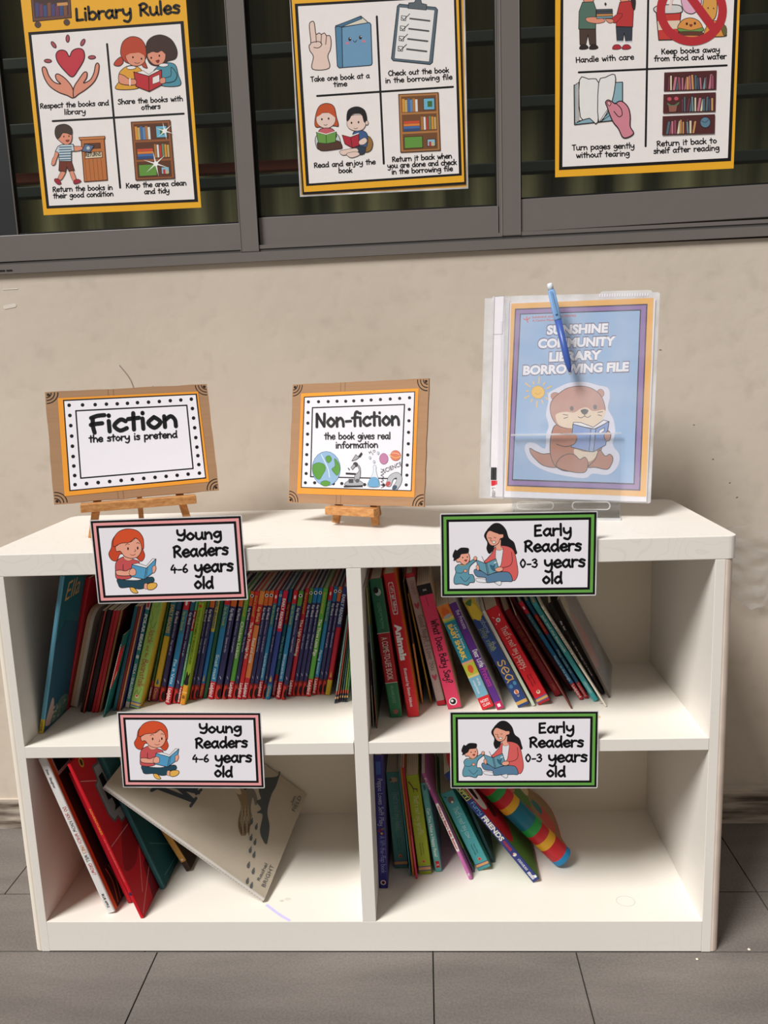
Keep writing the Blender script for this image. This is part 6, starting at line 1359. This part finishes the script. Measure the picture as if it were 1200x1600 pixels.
# --- lower right cubby
GR = 'books in the lower right cubby'
book('peppa', 'board_book', 'navy board book with white title A lift-the-flap book, beside the divider', GR, [(1, (48, 44, 122))], (70, 50, 96), 'hard', .2, PAGE, decor=[('T', 'Peppa Loves Soft Play', .83, .48, .32, (196, 196, 222), .5, .14), ('T', 'A lift-the-flap book', .40, .12, .32, (150, 156, 210), .5, .14), ('R', (66, 92, 160), .2, .86, .75, .955), ('E', (226, 220, 222), .5, .045, .3), ('E', (96, 20, 26), .5, .045, .2), ('E', (150, 40, 60), .3, .44, .15), ('E', (60, 120, 60), .75, .455, .15), ('E', (200, 150, 60), .55, .42, .14), ('E', (180, 70, 60), .6, .452, .12)])
def usb(key, label, col, title, animal, x):
    st_ = [(.03, tuple(int(c * .95) for c in col)), (.042, (92, 96, 130)), (.07, (214, 160, 104)), (.082, (92, 90, 130)), (1, col)]
    book(key, 'board_book', label, GR, st_, col, 'board', .17, PAGE, decor=[('T', title, .80, .38, .26, x, .5, .13), ('E', (214, 120, 90), .5, .13, .12, .13), ('E', (176, 40, 40), .5, .127, .07, .08), ('B', 'Fiona Watt', .32, .2, .1, tuple(int(c * .7) for c in col), .6), ('B', 'Rachel Wells', .32, .19, .1, tuple(int(c * .7) for c in col), .4)] + animal)
usb('lamb', "grey green board book with a lamb drawing and striped foot", (70, 128, 122), "That's not my lamb...", [('F', (186, 160, 136), [(.25, .92), (.35, .945), (.7, .945), (.78, .92), (.7, .9), (.35, .9)]), ('E', (110, 90, 80), .3, .925, .1, .12), ('L', (90, 74, 66), .05, [(.4, .9), (.4, .885)]), ('L', (90, 74, 66), .05, [(.65, .9), (.65, .885)])], (130, 176, 170))
book('teal_slim', 'paperback', 'slim teal paperback right of the grey green lamb book', GR, [(1, (60, 140, 150))], (50, 120, 130), 'soft', .15, PAGE)
book('orange_slim', 'paperback', 'slim orange paperback between the slim teal and slim crimson ones', GR, [(1, (212, 130, 60))], (196, 110, 50), 'soft', .15, PAGE)
book('red_slim', 'paperback', 'slim crimson paperback left of the lime giraffe book', GR, [(.4, (206, 60, 90)), (1, (176, 36, 50))], (176, 40, 60), 'soft', .15, PAGE)
usb('giraffe', "lime green board book with a giraffe drawing and striped foot", (150, 166, 26), "That's not my giraffe...", [('L', (90, 60, 40), .1, [(.2, .93), (.35, .90), (.45, .87), (.75, .86)]), ('L', (90, 60, 40), .06, [(.45, .87), (.45, .835)]), ('L', (90, 60, 40), .06, [(.72, .86), (.74, .835)]), ('E', (120, 80, 50), .18, .935, .09, .07)], (206, 212, 150))
book('happyface', 'board_book', 'aqua board book lettered Can You Make a Happy Face', GR, [(1, (96, 170, 164))], (90, 160, 156), 'board', .16, PAGE, decor=[('B', 'Can You Make a Happy Face?', .72, .17, .42, (226, 240, 238), .5, .02), ('R', (196, 30, 44), .25, .045, .8, .12), ('H', '3-6', (240, 226, 226), .35, .7, .07, .02), ('F', (60, 110, 120), [(.3, .97), (.6, .98), (.7, .94), (.4, .92)])], rad=.003)
book('belly', 'board_book', "pink board book with white panel lettered Where is Baby's Belly Button?", GR, [(.28, (196, 104, 170)), (1, (170, 84, 140))], (190, 100, 160), 'board', .16, PAGE_W, rad=.003,
     decor=[('F', (236, 228, 226), [(.1, .70), (.5, .72), (.9, .70), (.92, .5), (.9, .29), (.5, .27), (.1, .29), (.08, .5)]), ('B', "Where is Baby's Belly Button?", .70, .29, .5, (190, 40, 60), .5, .03), ('B', 'Katz', .96, .85, .6, (214, 186, 210)), ('H', '4M', (240, 220, 236), .25, .75, .03, .03)])
book('green_slim', 'paperback', 'slim green and purple paperback between the pink and aqua cow books', GR, [(.3, (84, 60, 110)), (1, (90, 140, 60))], (80, 120, 56), 'soft', .15, PAGE)
usb('cow', "aqua board book with a cow drawing, leaning left", (72, 160, 164), "That's not my cow...", [('F', (110, 96, 90), [(.3, .9), (.5, .94), (.75, .92), (.7, .87), (.4, .86)]), ('E', (226, 220, 216), .55, .87, .09, .09), ('L', (60, 50, 50), .06, [(.3, .94), (.2, .96)])], (170, 214, 212))
book('teal_dark', 'paperback', 'dark teal thin book in the shade behind the cow book', GR, [(1, (30, 70, 76))], (26, 60, 64), 'soft', .14, PAGE)
def furry_art(a, d, h):
    a.P((84, 130, 56), [(.003, 0), (d, 0), (d, h), (.003, h)])
    a.F((196, 30, 44), [(.004, h * .36), (.06, h * .30), (.1, h * .5), (.1, h * .95), (.004, h * .98)])
    a.F((222, 216, 214), [(.004, h * .66), (.03, h * .58), (.045, h * .7), (.04, h * .85), (.02, h * .93), (.005, h * .85)]); a.F((24, 20, 22), [(.012, h * .72), (.025, h * .68), (.033, h * .76), (.026, h * .84), (.014, h * .82)]); a.E((230, 226, 226), .02, h * .81, .003)
    a.F((70, 24, 30), [(.03, h * .5), (.05, h * .46), (.06, h * .54), (.045, h * .58)])
book('furry', 'board_book', 'navy board book leaning left with a red and green cover', GR, [(1, (46, 58, 122))], (84, 130, 56), 'board', .2, PAGE, cover_art=furry_art,
     decor=[('B', 'FRIENDS', .60, .38, .62, (240, 238, 232), .52, .04), ('T', 'Furry', .73, .62, .36, (130, 190, 214), .5, .16), ('B', 'FOREVER', .37, .28, .34, (196, 60, 60), .5, .03), ('E', (230, 224, 220), .5, .245, .26, .26), ('E', (150, 50, 44), .35, .255, .1, .14), ('E', (40, 36, 36), .62, .25, .06), ('B', 'A TOUCH & FEEL BOOK', .205, .10, .3, (222, 224, 236), .5, .02), ('B', 'studio', .085, .02, .5, WHT, .5, .03), ('R', WHT, .62, .02, .95, .04),
            ('R', (206, 200, 70), .1, .755, .92, .94), ('R', (30, 70, 70), .16, .761, .86, .934), ('B', 'SNAPPY', .93, .765, .5, (206, 206, 110), .5, .03)])
# carry-handle board book: striped tube for a spine
e = tag(empty('carry_board_book', Matrix.Translation((.9620, .158, .0757)) @ Matrix.Rotation(-.735, 4, 'Y')), 'board book with a striped red green yellow tube for a spine', 'book', GR)
RG, GG, YG, BG = (196, 34, 44), (40, 150, 66), (226, 166, 40), (16, 104, 124)
s = MB(); R_ = .0205
seq = [(.0, .012, (30, 130, 184)), (.012, .042, RG), (.042, .060, YG), (.060, .080, RG), (.080, .098, GG), (.098, .142, BG), (.142, .158, YG), (.158, .178, RG), (.178, .196, GG), (.196, .235, RG)]
pr = []
for z0, z1, c in seq:
    m_ = M(c, .45, .35, .03); pr += [(z0, R_ * .985, m_), (z0 + .0012, R_, m_), (z1 - .0008, R_, m_)]
pr.append((.235, R_ * .9, None))
s.lathe((0, 0, 0), (0, 0, 1), pr, M((30, 130, 184), .45, .35, .03), 28); s.build('striped_tube', e, smooth=True)
wave = [(.016, .006), (.05, .004), (.10, .003), (.14, .012), (.15, .04), (.138, .07), (.13, .095), (.142, .12), (.152, .15), (.148, .18), (.14, .205), (.12, .222), (.08, .228), (.016, .23)]
wv = [tuple(p) for p in spline(wave, True, 5)]
s = MB(); s.prism(wv, -.012, .012, M((206, 34, 44), .45, .3, .03), 'x'); s.build('red_boards', e, .0008)
a = Art(None, -.0125, 8e-6, False, place=lambda u, v, y: (-y, u, v))
inn = [(max(.018, .075 + (u - .075) * .93), .115 + (v - .115) * .95) for u, v in wv]
a.poly((150, 120, 84), inn)
a.F((84, 120, 56), [(.02, .12), (.06, .09), (.12, .13), (.13, .2), (.07, .22), (.02, .2)]); a.F((196, 110, 90), [(.03, .15), (.06, .14), (.07, .18), (.04, .19)]); a.F((206, 180, 140), [(.08, .10), (.12, .09), (.13, .12), (.1, .14)]); a.F((206, 186, 70), [(.02, .18), (.04, .17), (.045, .22), (.02, .22)])
a.F((196, 80, 70), [(.03, .03), (.08, .02), (.1, .05), (.05, .07)]); a.F((40, 110, 110), [(.06, .06), (.09, .055), (.09, .08), (.065, .085)]); a.E((170, 40, 40), .03, .10, .008, .012)
a.build('cover_print', e)
